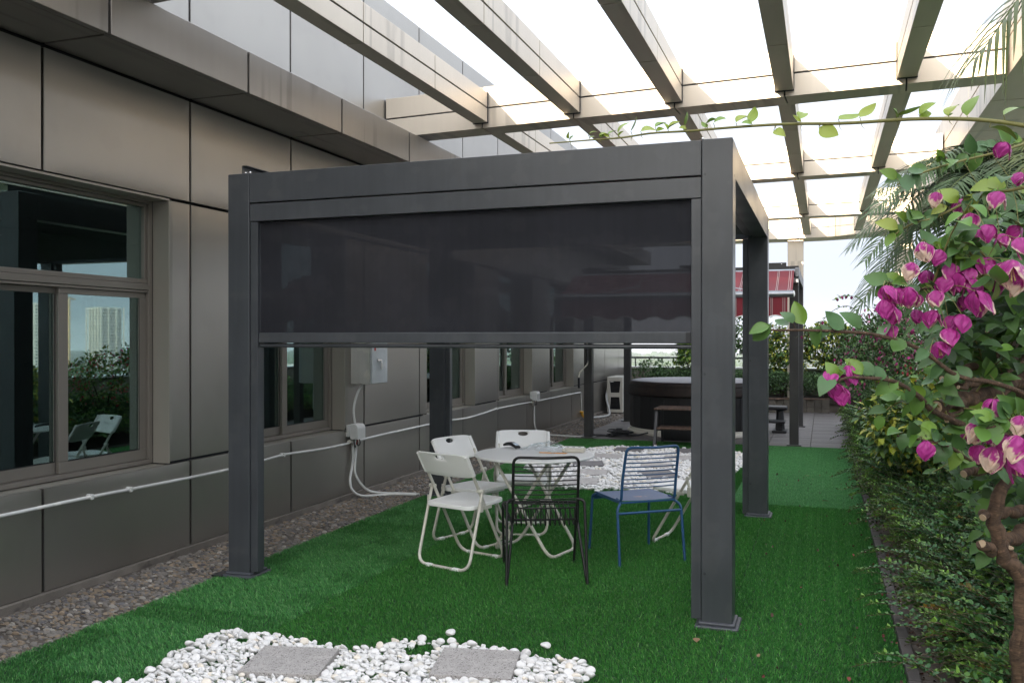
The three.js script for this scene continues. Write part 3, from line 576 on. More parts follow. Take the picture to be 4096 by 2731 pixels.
{
  const a = thing('outdoor_unit', 'cream outdoor air conditioner unit by the wall near the far pergola', 'air conditioner', [-4.21, 0, -18.5]);
  const sh = new THREE.Shape(); sh.moveTo(-0.165, 0.03); sh.lineTo(0.165, 0.03); sh.lineTo(0.165, 0.76); sh.lineTo(-0.165, 0.76); sh.closePath();
  for (const [y0, y1] of [[0.085, 0.36], [0.44, 0.70]]) { const top = y1 > 0.5, a0 = 0.12, a1 = 0.10; const h = new THREE.Path(); h.moveTo(top ? -a1 : -a0, y0); h.lineTo(top ? a1 : a0, y0); h.lineTo(top ? a0 + 0.005 : a1, y1); h.lineTo(top ? -a0 - 0.005 : -a1, y1); h.closePath(); sh.holes.push(h); }
  const g = new THREE.ExtrudeGeometry(sh, { depth: 0.022, bevelEnabled: true, bevelSize: 0.006, bevelThickness: 0.006, bevelSegments: 2 }); g.translate(0, 0, 0);
  part('side_frame', uvBox(strip(g)), M.cream, a);
  part('case', bl(-0.16, 0.16, 0.04, 0.755, -0.86, -0.01, 0.01), M.blackPlastic, a);
  part('top_cover', bl(-0.172, 0.172, 0.757, 0.78, -0.88, 0.03, 0.008), M.box, a);
  for (let i = 0; i < 4; i++) part('rib', bl(-0.16, 0.16, 0.781, 0.79, -0.15 - i * 0.2, -0.09 - i * 0.2, 0.003), M.box, a);
  part('front_cover', bl(0.162, 0.174, 0.04, 0.755, -0.86, 0.0, 0.004), M.box, a);
  for (let i = 0; i < 9; i++) for (const y of [0.09, 0.455]) part('fin', bl(-0.11, 0.11, y + i * 0.028, y + i * 0.028 + 0.004, -0.012, 0.004, 0), M.blackPlastic, a);
  part('foot', [bl(-0.15, 0.15, 0, 0.032, -0.75, -0.7), bl(-0.15, 0.15, 0, 0.032, -0.15, -0.1)], M.blackPlastic, a);
  part('label_plate', bl(-0.10, -0.03, 0.675, 0.69, 0.0285, 0.0305, 0), M.white, a);
}
single('cable_coil', (() => { const r = RNG(4), out = []; for (let k = 0; k < 6; k++) { const p = []; const R = r.r(0.06, 0.16), cx = r.r(-0.08, 0.08), cz = r.r(-0.05, 0.05); for (let i = 0; i <= 26; i++) { const a = i / 26 * 6.6 + k; p.push(V(-3.12 + cx + Math.cos(a) * R * 1.3, 0.035 + k * 0.016 + 0.012 * Math.sin(a * 2), -13.98 + cz + Math.sin(a) * R * 0.8)); } out.push(sweep(p, () => 0.011, 6)); } out.push(bl(-3.17, -3.07, 0.02, 0.16, -14.05, -13.97, 0.02), sweep(curvePts([[-3.3, 0.035, -13.95], [-3.5, 0.035, -13.85], [-3.62, 0.035, -13.93], [-3.45, 0.035, -14.02], [-3.2, 0.035, -13.98]], 40), () => 0.011, 6), sweep(curvePts([[-3.05, 0.05, -13.98], [-2.85, 0.04, -14.1], [-2.7, 0.07, -14.25]], 20), () => 0.014, 6)); return out; })(), M.blackPlastic, 'heap of coiled black cable on the paving beside the hot tub', 'cable');

// ---------------------------------------------------------------- electric box, sockets, conduits on the wall
{
  const e = thing('electric_box', 'grey metal electric cabinet with a latch handle on the clad wall', 'electric cabinet', [-4.5, 1.145, -7.985]);
  part('case', bl(0, 0.215, 0, 0.60, -0.165, 0.165, 0.004), M.box, e);
  part('door', bl(0.218, 0.245, 0.004, 0.596, -0.162, 0.162, 0.006), M.greyBox, e);
  const h = part('handle', [new THREE.CylinderGeometry(0.014, 0.014, 0.012, 16).rotateZ(Math.PI / 2).translate(0.251, 0.24, 0.06), bl(0.256, 0.268, 0.228, 0.246, 0.0, 0.075, 0.004), bl(0.256, 0.266, 0.145, 0.236, -0.012, 0.008, 0.004)], M.chrome, e);
  part('tag', bl(0.2455, 0.247, 0.335, 0.375, 0.09, 0.125, 0), M.red, e);
}
{
  const conduit = (pts, label, r = 0.0115) => single('conduit', sweep(curvePts(pts, 90), () => r, 8), r > 0.02 ? M.hose : M.pvc, label, 'conduit');
  conduit([[-4.47, 0.58, -1.5], [-4.47, 0.58, -3.8], [-4.47, 0.578, -4.45], [-4.47, 0.57, -4.9], [-4.47, 0.56, -5.8], [-4.47, 0.572, -6.3], [-4.47, 0.582, -6.6], [-4.47, 0.56, -7.2], [-4.47, 0.557, -7.72]], 'white conduit along the wall under the nearest window, left of the first socket');
  conduit([[-4.47, 0.565, -7.95], [-4.47, 0.57, -8.2], [-4.47, 0.573, -9.4], [-4.47, 0.568, -10.2], [-4.47, 0.548, -10.8], [-4.47, 0.562, -11.4], [-4.47, 0.585, -11.95], [-4.47, 0.582, -12.8], [-4.47, 0.575, -13.55]], 'white sagging conduit on the wall between the two socket boxes');
  conduit([[-4.47, 0.57, -13.85], [-4.47, 0.565, -15], [-4.47, 0.556, -16.5], [-4.47, 0.55, -16.62], [-4.47, 0.52, -16.66], [-4.47, 0.35, -16.68], [-4.47, 0.17, -16.7]], 'white conduit on the far wall ending at a yellow elbow');
  single('hose_elbow', [pipe([[-4.47, 0.18, -16.7], [-4.46, 0.10, -16.7], [-4.40, 0.05, -16.76]], 0.03, 0.04), bx(0.07, 0.03, 0.07, -4.47, 0.17, -16.7, 0.008)], M.yellow, 'yellow elbow fitting at the end of the far conduit', 'pipe fitting');
  conduit([[-4.4, 0.05, -16.8], [-4.3, 0.03, -17.1], [-4.15, 0.04, -17.6], [-4.25, 0.12, -18.1], [-4.38, 0.35, -18.4], [-4.4, 0.5, -18.6]], 'grey white hose from the yellow elbow up to the air conditioner', 0.022);
  conduit([[-4.40, 1.15, -7.89], [-4.43, 1.06, -7.84], [-4.455, 0.9, -7.80], [-4.46, 0.7, -7.845], [-4.46, 0.5, -7.86], [-4.45, 0.36, -7.82], [-4.44, 0.26, -7.80], [-4.41, 0.14, -7.86], [-4.36, 0.05, -7.96], [-4.25, 0.018, -8.06], [-4.12, 0.018, -8.1], [-3.87, 0.02, -8.1]], 'white flexible hose from the electric cabinet down to the gravel', 0.0125);
  conduit([[-4.46, 0.53, -7.79], [-4.46, 0.4, -7.80], [-4.46, 0.3, -7.77], [-4.45, 0.2, -7.72], [-4.42, 0.11, -7.70], [-4.37, 0.04, -7.76], [-4.28, 0.016, -7.92], [-4.15, 0.016, -8.04], [-3.9, 0.018, -8.085]], 'second white hose from the first socket box down to the gravel', 0.0125);
  conduit([[-4.455, 0.54, -13.66], [-4.455, 0.35, -13.66], [-4.45, 0.16, -13.69], [-4.4, 0.05, -13.78], [-4.22, 0.02, -13.83], [-3.9, 0.02, -13.78], [-3.66, 0.02, -13.74]], 'white hose from the far socket box to the far pergola post', 0.0135);
  const sock = (z, label) => {
    const s = thing('socket_box', label, 'socket box', [-4.5, 0.60, z]);
    part('back_plate', bl(0, 0.035, 0.02, 0.14, -0.09, 0.10, 0.004), M.pvc, s);
    const sh = new THREE.Shape(); sh.moveTo(0.036, 0); sh.lineTo(0.115, 0); sh.lineTo(0.115, 0.10); sh.quadraticCurveTo(0.11, 0.135, 0.085, 0.14); sh.lineTo(0.036, 0.14); sh.closePath();
    const g = new THREE.ExtrudeGeometry(sh, { depth: 0.15, bevelEnabled: true, bevelSize: 0.004, bevelThickness: 0.004, bevelSegments: 2 }); g.translate(0, 0, -0.075); part('cover', uvBox(strip(g)), M.pvc, s);
    part('tee', [pipe([[0.03, -0.03, 0.11], [0.03, -0.03, -0.10]], 0.02), pipe([[0.03, -0.03, 0.01], [0.03, -0.085, 0.01]], 0.02)], M.whiteTube, s);
    part('plug', pipe([[0.055, 0.0, 0.02], [0.06, -0.05, 0.03], [0.05, -0.075, 0.035]], 0.012, 0.02), M.pvc, s);
    part('cable', [sweep(curvePts([[0.06, 0.0, 0.05], [0.07, -0.07, 0.055], [0.065, -0.09, 0.03], [0.06, -0.05, 0.02]], 20), () => 0.005, 6), sweep(curvePts([[0.06, 0.0, -0.05], [0.07, -0.06, -0.055], [0.06, -0.08, -0.03], [0.055, -0.02, -0.02]], 20), () => 0.005, 6)], M.blackPlastic, s);
    part('red_cap', pipe([[0.05, -0.02, -0.03], [0.045, -0.065, -0.03]], 0.012), M.red, s);
    return s;
  };
  sock(-7.83, 'white covered socket box under the electric cabinet'); sock(-13.66, 'white covered socket box on the wall beyond the near pergola');
  for (const [z, where] of [[-4.45, 'under the near window, left one of two'], [-4.79, 'under the near window, right one of two'], [-6.6, 'just right of the near left post, under the second window'], [-11.95, 'at the top of the sagging conduit beyond the dark rear post']]) { const g = bl(-4.5, -4.452, -0.017, 0.017, -0.012, 0.012, 0.004); const o = single('conduit_clip', g, M.pvc, 'small white conduit clip ' + where, 'clip', 'conduit clips along the wall'); o.position.set(0, z === -6.6 ? 0.582 : z === -11.95 ? 0.585 : z === -4.45 ? 0.578 : 0.572, z); }
}

// ---------------------------------------------------------------- folding chairs
function roundedPlate(w, d, t, r, holes = []) {
  const s = new THREE.Shape(), x = w / 2, y = d / 2; s.moveTo(-x + r, -y); s.lineTo(x - r, -y); s.quadraticCurveTo(x, -y, x, -y + r); s.lineTo(x, y - r); s.quadraticCurveTo(x, y, x - r, y); s.lineTo(-x + r, y); s.quadraticCurveTo(-x, y, -x, y - r); s.lineTo(-x, -y + r); s.quadraticCurveTo(-x, -y, -x + r, -y);
  s.holes.push(...holes);
  return uvBox(strip(new THREE.ExtrudeGeometry(s, { depth: t, bevelEnabled: true, bevelSize: 0.006, bevelThickness: 0.006, bevelSegments: 2, curveSegments: 6 })));
}
function foldingChair(label) {
  const c = thing('folding_chair', label, 'folding chair', [0, 0, 0], 0), W = 0.205;
  // where the long tubes are at height y: they run from the back rest straight down to the front foot
  const zl = y => lerp(0.235, -0.235, (y - 0.013) / 0.80);
  const u = (w, yT, zT, zB) => [[-w, yT, zT], [-w, 0.013, zB], [w, 0.013, zB], [w, yT, zT]];
  part('front_frame', pipe(u(W, 0.70, zl(0.70), 0.235), 0.0115, 0.09, 10), M.whiteTube, c);
  part('rear_frame', pipe(u(W + 0.024, 0.535, zl(0.535) + 0.002, -0.225), 0.0115, 0.09, 10), M.whiteTube, c);
  for (const s of [-1, 1]) {
    part('hinge', [new THREE.CylinderGeometry(0.014, 0.014, 0.05, 12).rotateZ(Math.PI / 2).translate(s * (W + 0.012), 0.54, zl(0.54)), bl(s * (W + 0.036) - 0.004, s * (W + 0.036) + 0.004, 0.40, 0.475, -0.105, -0.075, 0.003), bl(s * W - 0.012, s * W + 0.012, 0.405, 0.43, -0.03, 0.06, 0.003)], M.whiteTube, c);
    for (const z of [0.235, -0.225]) part('foot_cap', bl(s * 0.12 - 0.03, s * 0.12 + 0.03, 0.0, 0.026, z - 0.014, z + 0.014, 0.006), M.white, c);
  }
  const slots = []; for (let i = -2; i <= 2; i++) { const h = new THREE.Path(), x = i * 0.02; h.moveTo(x - 0.004, -0.105); h.lineTo(x + 0.005, -0.105); h.lineTo(x + 0.008, -0.075); h.lineTo(x - 0.001, -0.075); h.closePath(); slots.push(h); }
  const seat = roundedPlate(0.40, 0.40, 0.018, 0.06, slots); seat.rotateX(-Math.PI / 2); seat.rotateY(Math.PI); seat.rotateX(-0.03); seat.translate(0, 0.425, 0.03);
  part('seat', [seat, bl(-0.17, 0.17, 0.40, 0.42, 0.17, 0.185, 0.004)], M.white, c);
  // back rest: a bent shell round an oval grip
  const N = 72, R = 9, pos = [], idx = [], hw = 0.232, hh = 0.086, yc = 0.722;
  const outer = a => { const e = 0.30, cx = Math.cos(a), cy = Math.sin(a); return [hw * Math.sign(cx) * Math.pow(Math.abs(cx), e), hh * Math.sign(cy) * Math.pow(Math.abs(cy), e)]; };
  const ring = (j, k, side) => { const a = k / N * 2 * Math.PI, o = outer(a), i = [0.042 * Math.cos(a), 0.055 + 0.017 * Math.sin(a)], t = j / (R - 1), x = lerp(i[0], o[0], t), y = lerp(i[1], o[1], t); const edge = side * (t > 0.99 ? 0.004 : t < 0.01 ? 0.004 : 0.008); const b = 0.62 * x * x; return [x, yc + y, zl(yc + y) - 0.045 + b + edge + 0.006 - 0.05 * (y + hh) * (y + hh)]; };
  for (const side of [1, -1]) for (let j = 0; j < R; j++) for (let k = 0; k <= N; k++) pos.push(...ring(j, k, side));
  const at = (s, j, k) => (s * R + j) * (N + 1) + k;
  for (let j = 0; j < R - 1; j++) for (let k = 0; k < N; k++) { idx.push(at(0, j, k), at(0, j + 1, k), at(0, j, k + 1), at(0, j, k + 1), at(0, j + 1, k), at(0, j + 1, k + 1)); idx.push(at(1, j, k), at(1, j, k + 1), at(1, j + 1, k), at(1, j, k + 1), at(1, j + 1, k + 1), at(1, j + 1, k)); }
  for (const [j, f] of [[0, 1], [R - 1, 0]]) for (let k = 0; k < N; k++) { const a = at(0, j, k), b = at(0, j, k + 1), p = at(1, j, k), q = at(1, j, k + 1); f ? idx.push(a, b, p, b, q, p) : idx.push(a, p, b, b, p, q); }
  const g = geo(pos, null, null, idx);
  const sl = []; for (const s of [-1, 1]) sl.push(sweep([V(s * 0.212, 0.655, zl(0.655) - 0.004), V(s * 0.213, 0.70, zl(0.70) - 0.006), V(s * 0.214, 0.795, zl(0.795) - 0.006)], t => 0.0165, 10));
  part('backrest', [uvBox(strip(g)), ...sl.map(x => uvBox(strip(x)))], M.white, c);
  return c;
}
function place(c, x, z, fx, fz) { c.position.set(x, 0.006, z); c.rotation.set(0, Math.atan2(fx, fz), 0); return c; }
{
  const a = place(foldingChair('white folding chair nearest the camera, seen from behind left of the round table'), -2.425, -5.79, 0.277, -0.961);
  const more = (label, ...p) => { const c = a.clone(); c.name = numbered('folding_chair'); c.userData = { ...a.userData, label }; scene.add(c); return place(c, ...p); };
  more('white folding chair beside the dark rear pergola post, facing right to the table', -2.60, -6.41, 0.94, 0.34);
  more('white folding chair behind the round table, facing the camera', -2.365, -6.93, 0.30, 0.954);
  more('white folding chair mostly hidden between the blue chair and the front pergola post', -0.99, -6.95, -0.97, -0.22);
}
// ---------------------------------------------------------------- round folding table and what lies on it
{
  const t = thing('folding_table', 'round white folding table with crossed tube legs among the chairs', 'table', [-2.05, 0.006, -6.29], Math.atan2(-0.4, -0.09) + Math.PI / 2);
  part('tabletop', [lathe([[0, 0.712], [0.43, 0.712], [0.447, 0.715], [0.452, 0.722], [0.449, 0.731], [0.44, 0.734], [0, 0.734]], 72)], M.tableTop, t);
  part('underframe', [pipe([[-0.3, 0.70, -0.16], [0.3, 0.70, -0.16]], 0.011), pipe([[-0.3, 0.70, 0.16], [0.3, 0.70, 0.16]], 0.011)], M.whiteTube, t);
  const leg = (s, w, yo) => pipe([[-s * 0.22, 0.69, -w], [s * 0.25, 0.012, -w], [s * 0.25, 0.012, w], [-s * 0.22, 0.69, w]], 0.0125, 0.10, 10);
  part('leg_frame', leg(1, 0.21), M.whiteTube, t);
  part('leg_frame', leg(-1, 0.185), M.whiteTube, t);
  part('brace', pipe([[0.0, 0.36, -0.21], [0.0, 0.36, 0.21]], 0.007), M.whiteTube, t);
}
{
  const p = thing('phone_handset', 'black cordless handset with pale screen lying on the round table', 'handset', [-2.32, 0.742, -6.54], -0.75);
  const pts = []; for (let i = 0; i <= 14; i++) { const t = i / 14; pts.push([t * 0.21 - 0.105, 0.012 + 0.022 * Math.sin(t * Math.PI) * (1 - 0.3 * t)]); }
  const pos = [], idx = [], w = 0.024; pts.forEach(([x, y], i) => { const h = 0.009 + 0.004 * Math.sin(i / 14 * 3.14); for (const [dy, dz] of [[h, w * 0.8], [h, -w * 0.8], [0, -w], [-h, -w * 0.8], [-h, w * 0.8], [0, w]]) pos.push(x, y + dy, dz); if (i) for (let k = 0; k < 6; k++) { const a = (i - 1) * 6 + k, b = (i - 1) * 6 + (k + 1) % 6; idx.push(a, b, a + 6, b, b + 6, a + 6); } }); idx.push(0, 1, 2, 0, 2, 3, 0, 3, 4, 0, 4, 5); const l = 14 * 6; idx.push(l, l + 2, l + 1, l, l + 3, l + 2, l, l + 4, l + 3, l, l + 5, l + 4);
  part('body', geo(pos, null, null, idx.slice().reverse()), M.blackPlastic, p);
  part('screen', bx(0.05, 0.003, 0.032, 0, 0, 0, 0.001).rotateZ(-0.22).translate(0.072, 0.034, 0), std(lin(0.45, 0.55, 0.65), 0.3), p);
  for (const x of [0.02, 0.038]) part('button', bx(0.008, 0.003, 0.028, 0, 0, 0, 0.001).rotateZ(-0.12).translate(x, 0.045 - x * 0.1, 0), std(lin(0.3, 0.32, 0.34), 0.4), p);
}
{
  const r = RNG(19), n = 18, pos = [], idx = [];
  for (let j = 0; j <= n; j++) for (let i = 0; i <= n; i++) { const u = i / n - 0.5, v = j / n - 0.5, e = Math.max(0, 1 - 3.6 * (u * u + v * v)); pos.push(u * 0.40 + 0.02 * Math.sin(v * 9), 0.004 + 0.055 * e * (0.6 + 0.8 * fbm(i / n, j / n, 5, 2, 12)) + 0.016 * r(), v * 0.26 + 0.012 * Math.sin(u * 13)); if (i < n && j < n) { const o = j * (n + 1) + i; idx.push(o, o + n + 1, o + 1, o + 1, o + n + 1, o + n + 2); } }
  const o = single('plastic_bag', geo(pos, null, null, idx).toNonIndexed(), phys(lin(0.93, 0.95, 0.96), 0.06, { transmission: 1, thickness: 0, ior: 1.75, side: THREE.DoubleSide }), 'crumpled clear plastic bag lying on the round table', 'plastic bag');
  o.geometry.computeVertexNormals(); o.position.set(-2.0, 0.741, -6.45); o.rotation.y = -0.45;
}
single('pencil', (() => { const g = [new THREE.CylinderGeometry(0.0042, 0.0042, 0.20, 6).rotateZ(Math.PI / 2), new THREE.ConeGeometry(0.0042, 0.02, 6).rotateZ(-Math.PI / 2).translate(0.110, 0, 0)]; return g.map(x => { x.rotateY(0.08); x.translate(-1.91, 0.749, -6.29); return x; }); })(), std(lin(0.75, 0.33, 0.05), 0.45), 'orange pencil lying in front of the plastic bag on the table', 'pencil');
{
  const s = thing('power_strip', 'cream flat box with slots at the right side of the round table', 'power strip', [-1.79, 0.742, -6.46], 0.12);
  part('body', bx(0.17, 0.03, 0.10, 0, 0.015, 0, 0.006), std(lin(0.66, 0.62, 0.53), 0.5), s);
  part('rim', bx(0.15, 0.006, 0.085, 0, 0.0335, 0, 0.003), M.white, s);
  for (const x of [-0.045, 0, 0.045]) part('slot', bx(0.02, 0.002, 0.006, x, 0.0376, 0.01, 0), M.gasket, s);
}
single('pen', pipe([[-1.96, 0.75, -6.62], [-1.83, 0.75, -6.66]], 0.006), M.blackPlastic, 'black pen behind the plastic bag on the round table', 'pen');

// ---------------------------------------------------------------- wire chairs
{
  const c = thing('wire_chair', 'black metal wire chair with its back to the camera at the round table', 'chair', [-1.793, 0.006, -5.686], Math.atan2(-0.387, -0.922));
  const arc = (w, y, z, d, n = 12) => { const p = []; for (let i = 0; i <= n; i++) { const t = i / n * 2 - 1; p.push(V(w * t, y, z - d * (1 - t * t))); } return p; };
  for (const s of [-1, 1]) {
    part('leg', pipe([[s * 0.262, 0, -0.30], [s * 0.255, 0.535, -0.205], [s * 0.205, 0.545, -0.185]], 0.0095, 0.035), M.black, c);
    part('leg', pipe([[s * 0.25, 0, 0.30], [s * 0.262, 0.448, 0.235], [s * 0.215, 0.375, -0.165], [s * 0.262, 0.0, -0.295]], 0.0095, 0.04), M.black, c);
  }
  part('back_frame', pipe([[-0.214, 0.385, -0.165], [-0.214, 0.55, -0.185], [-0.214, 0.825, -0.24], [0, 0.822, -0.275], [0.214, 0.825, -0.24], [0.214, 0.55, -0.185], [0.214, 0.385, -0.165]], 0.0098, 0.05), M.black, c);
  for (let i = 0; i < 9; i++) { const y = 0.515 + i * 0.031, z = lerp(-0.178, -0.232, (y - 0.5) / 0.3); part('back_wire', sweep(arc(0.213, y, z, 0.032), () => 0.0042, 6), M.black, c); }
  part('back_wire', sweep(arc(0.213, 0.485, -0.175, 0.028), () => 0.0055, 6), M.black, c);
  part('seat_rail', pipe([[-0.262, 0.446, 0.236], [0.262, 0.446, 0.236]], 0.0095), M.black, c);
  part('seat_rail', sweep(arc(0.21, 0.392, -0.10, 0.01), () => 0.007, 6), M.black, c);
  for (let i = 0; i < 13; i++) { const x = -0.195 + i * 0.0325, d = 0.028 * (1 - (x / 0.213) ** 2); part('seat_wire', pipe([[x, 0.452, 0.24], [x * 0.98, 0.43, 0.15], [x * 0.97, 0.395, -0.05], [x * 0.97, 0.362, -0.19 - d * 0.5], [x, 0.488, -0.176 - d]], 0.0042, 0.035, 6), M.black, c); }
}
{
  const c = thing('metal_chair', 'blue metal chair with bar back and scratched flat seat near the front post', 'chair', [-1.30, 0.006, -6.39], Math.atan2(-0.62, -0.785));
  for (const s of [-1, 1]) {
    part('leg', pipe([[s * 0.257, 0, -0.265], [s * 0.252, 0.40, -0.215], [s * 0.21, 0.435, -0.185]], 0.0105, 0.035), M.blue, c);
    part('leg', pipe([[s * 0.25, 0, 0.275], [s * 0.236, 0.425, 0.245], [s * 0.225, 0.437, 0.18]], 0.0105, 0.03), M.blue, c);
  }
  part('stretcher', pipe([[-0.253, 0.365, -0.22], [0.253, 0.365, -0.22]], 0.0095), M.blue, c);
  part('back_frame', pipe([[-0.208, 0.452, -0.12], [-0.212, 0.442, -0.195], [-0.212, 0.60, -0.215], [-0.205, 0.835, -0.27], [0, 0.83, -0.295], [0.205, 0.835, -0.27], [0.212, 0.60, -0.215], [0.212, 0.442, -0.195], [0.208, 0.452, -0.12]], 0.0105, 0.045), M.blue, c);
  for (let i = 0; i < 9; i++) { const y = 0.545 + i * 0.0295, z = lerp(-0.207, -0.262, (y - 0.54) / 0.27), p = []; for (let k = 0; k <= 10; k++) { const t = k / 10 * 2 - 1; p.push(V(0.208 * t, y, z - 0.02 * (1 - t * t))); } part('back_bar', sweep(p, () => 0.0048, 6), M.blue, c); }
  // seat with worn paint in the middle
  const T = tex(256, 256, (u, v) => { const n = fbm(u, v, 10, 5, 3), m = fbm(u, v, 40, 3, 8), wear = smooth(0.10, 0.22, 0.34 - Math.hypot((u - 0.56) * 1.1, (v - 0.34) * 2.2)) * smooth(0.46, 0.62, 0.55 * n + 0.45 * m) ; const b = [0.15, 0.33, 0.53], w = [0.60, 0.47, 0.47]; const k = 0.94 + 0.12 * (n - 0.5); return b.map((q, i) => lerp(q * k, w[i], wear)); }, true);
  const pl = new THREE.PlaneGeometry(0.44, 0.45, 10, 14); pl.rotateX(-Math.PI / 2); pl.rotateY(Math.PI);
  const pp = pl.attributes.position; for (let i = 0; i < pp.count; i++) { const z = pp.getZ(i), x = pp.getX(i); pp.setY(i, 0.452 - 0.006 * Math.cos(x / 0.22 * 1.4) - (z > 0.19 ? (z - 0.19) ** 2 * 14 : 0)); pp.setZ(i, z + 0.025); } pl.computeVertexNormals();
  part('seat', pl, std(lin(1, 1, 1), 0.42, { map: T, side: THREE.DoubleSide }), c);
  part('seat_edge', [bl(-0.224, -0.214, 0.428, 0.452, -0.19, 0.22, 0.003), bl(0.214, 0.224, 0.428, 0.452, -0.19, 0.22, 0.003), bl(-0.214, 0.214, 0.430, 0.4435, -0.205, -0.196, 0.002), bl(-0.224, 0.224, 0.39, 0.432, 0.243, 0.25, 0.003)], M.blue, c);
}

// ---------------------------------------------------------------- white pebbles and stepping slabs
function blob(seed, det) {
  const g = new THREE.IcosahedronGeometry(1, det), p = g.attributes.position, r = RNG(seed), a = [...Array(9)].map(() => V(r.g(), r.g(), r.g()).normalize()), h = a.map(() => r.r(0.56, 0.9));
  for (let i = 0; i < p.count; i++) { const v = V(p.getX(i), p.getY(i), p.getZ(i)); a.forEach((n, k) => { const d = v.dot(n); if (d > h[k]) v.addScaledVector(n, (h[k] - d) * 0.8); }); p.setXYZ(i, v.x, v.y, v.z); }
  // smooth normals from the position of each vertex
  const key = i => `${p.getX(i).toFixed(4)},${p.getY(i).toFixed(4)},${p.getZ(i).toFixed(4)}`, sum = {}; g.computeVertexNormals(); const n = g.attributes.normal;
  for (let i = 0; i < p.count; i++) (sum[key(i)] ??= V(0, 0, 0)).add(V(n.getX(i), n.getY(i), n.getZ(i)));
  for (let i = 0; i < p.count; i++) { const s = sum[key(i)].clone().normalize(); n.setXYZ(i, s.x, s.y, s.z); }
  return uvBox(g);
}
const PEB = [1, 2, 3, 4, 5, 6].map(s => blob(s, 3)), PEBFAR = [7, 8, 9].map(s => blob(s, 1));
const inside = (poly, x, z) => { let c = false; for (let i = 0, j = poly.length - 1; i < poly.length; j = i++) { const [xi, zi] = poly[i], [xj, zj] = poly[j]; if ((zi > z) !== (zj > z) && x < (xj - xi) * (z - zi) / (zj - zi) + xi) c = !c; } return c; };
const SLABS = [];                                            // x, z, turn, size x, size z
function pebbleBed(label, poly, count, size, seed, holes, far) {
  const rnd = RNG(seed), bed = thing('pebble_bed', label, 'pebbles'), all = [];
  const xs = poly.map(p => p[0]), zs = poly.map(p => p[1]), cell = size[1] * 1.1, grid = {};
  let tries = 0;
  while (all.length < count && tries++ < count * 12) {
    const x = rnd.r(Math.min(...xs), Math.max(...xs)), z = rnd.r(Math.min(...zs), Math.max(...zs));
    if (!inside(poly, x + rnd.g() * 0.03, z + rnd.g() * 0.03)) continue;
    if (holes.some(([hx, hz, r]) => Math.hypot(x - hx, (z - hz)) < r * rnd.r(0.7, 1.2))) continue;
    const s = lerp(size[0], size[1], Math.pow(rnd(), 1.1));
    if (SLABS.some(q => { const dx = x - q[0], dz = z - q[1], c = Math.cos(q[2]), n = Math.sin(q[2]), a = dx * c - dz * n, b = dx * n + dz * c; return Math.abs(a) < q[3] / 2 + s * 0.6 && Math.abs(b) < q[4] / 2 + s * 0.6; })) continue;
    // rest on what already lies here
    const gx = Math.floor(x / cell), gz = Math.floor(z / cell); let y = 0, close = false;
    for (let i = -1; i <= 1; i++) for (let j = -1; j <= 1; j++) for (const o of grid[`${gx + i},${gz + j}`] ?? []) { const d = Math.hypot(o.x - x, o.z - z), m = (o.s + s) * 0.80; if (d < m) { if (o.y > 0.005) { close = true; } if (d < m * 0.45) close = true; y = Math.max(y, o.y + (o.s + s) * 0.5 * Math.sqrt(1 - (d / m) ** 2) ); } }
    if (close || y > 0.03) continue;
    const o = { x, z, s, y }; all.push(o); (grid[`${gx},${gz}`] ??= []).push(o);
  }
  for (const o of all) { o.q = Q(rnd.r(0, 6.3), rnd.r(-0.35, 0.35), rnd.r(-0.35, 0.35)); o.sc = V(o.s * rnd.r(0.95, 1.35), o.s * rnd.r(0.5, 0.75), o.s * rnd.r(0.8, 1.1)); o.p = V(o.x, 0.012 + o.sc.y * 0.8 + o.y, o.z); o.m = rnd(); o.d = Math.hypot(o.x, o.z) / o.s; }
  all.sort((a, b) => a.d - b.d);
  const G = far ? PEBFAR : PEB, rest = [];
  all.forEach((o, i) => {
    const vis = far || o.z < -3.2;
    if (i < 1500 && vis && bed.children.length < 300) { const m = part('pebble', G[i % G.length], o.m < 0.91 ? M.pebble : o.m < 0.95 ? M.pebbleWarm : M.pebbleGrey, bed); m.position.copy(o.p); m.quaternion.copy(o.q); m.scale.copy(o.sc); } else rest.push(o);
  });
  const col = rest.map(o => { const k = 0.93 + 0.12 * o.m; return lin(k, k * (o.m > 0.9 ? 0.93 : 1), k * (o.m > 0.9 ? 0.82 : 1)); });
  G.forEach((g, k) => { const r = rest.map((o, i) => [o, i]).filter((_, i) => i % G.length === k); if (r.length) { const o = inst(partName('pebbles', bed), g, M.pebble, r.map(([o]) => M4(o.p, o.q, o.sc)), bed, r.map(([, i]) => col[i])); } });
}
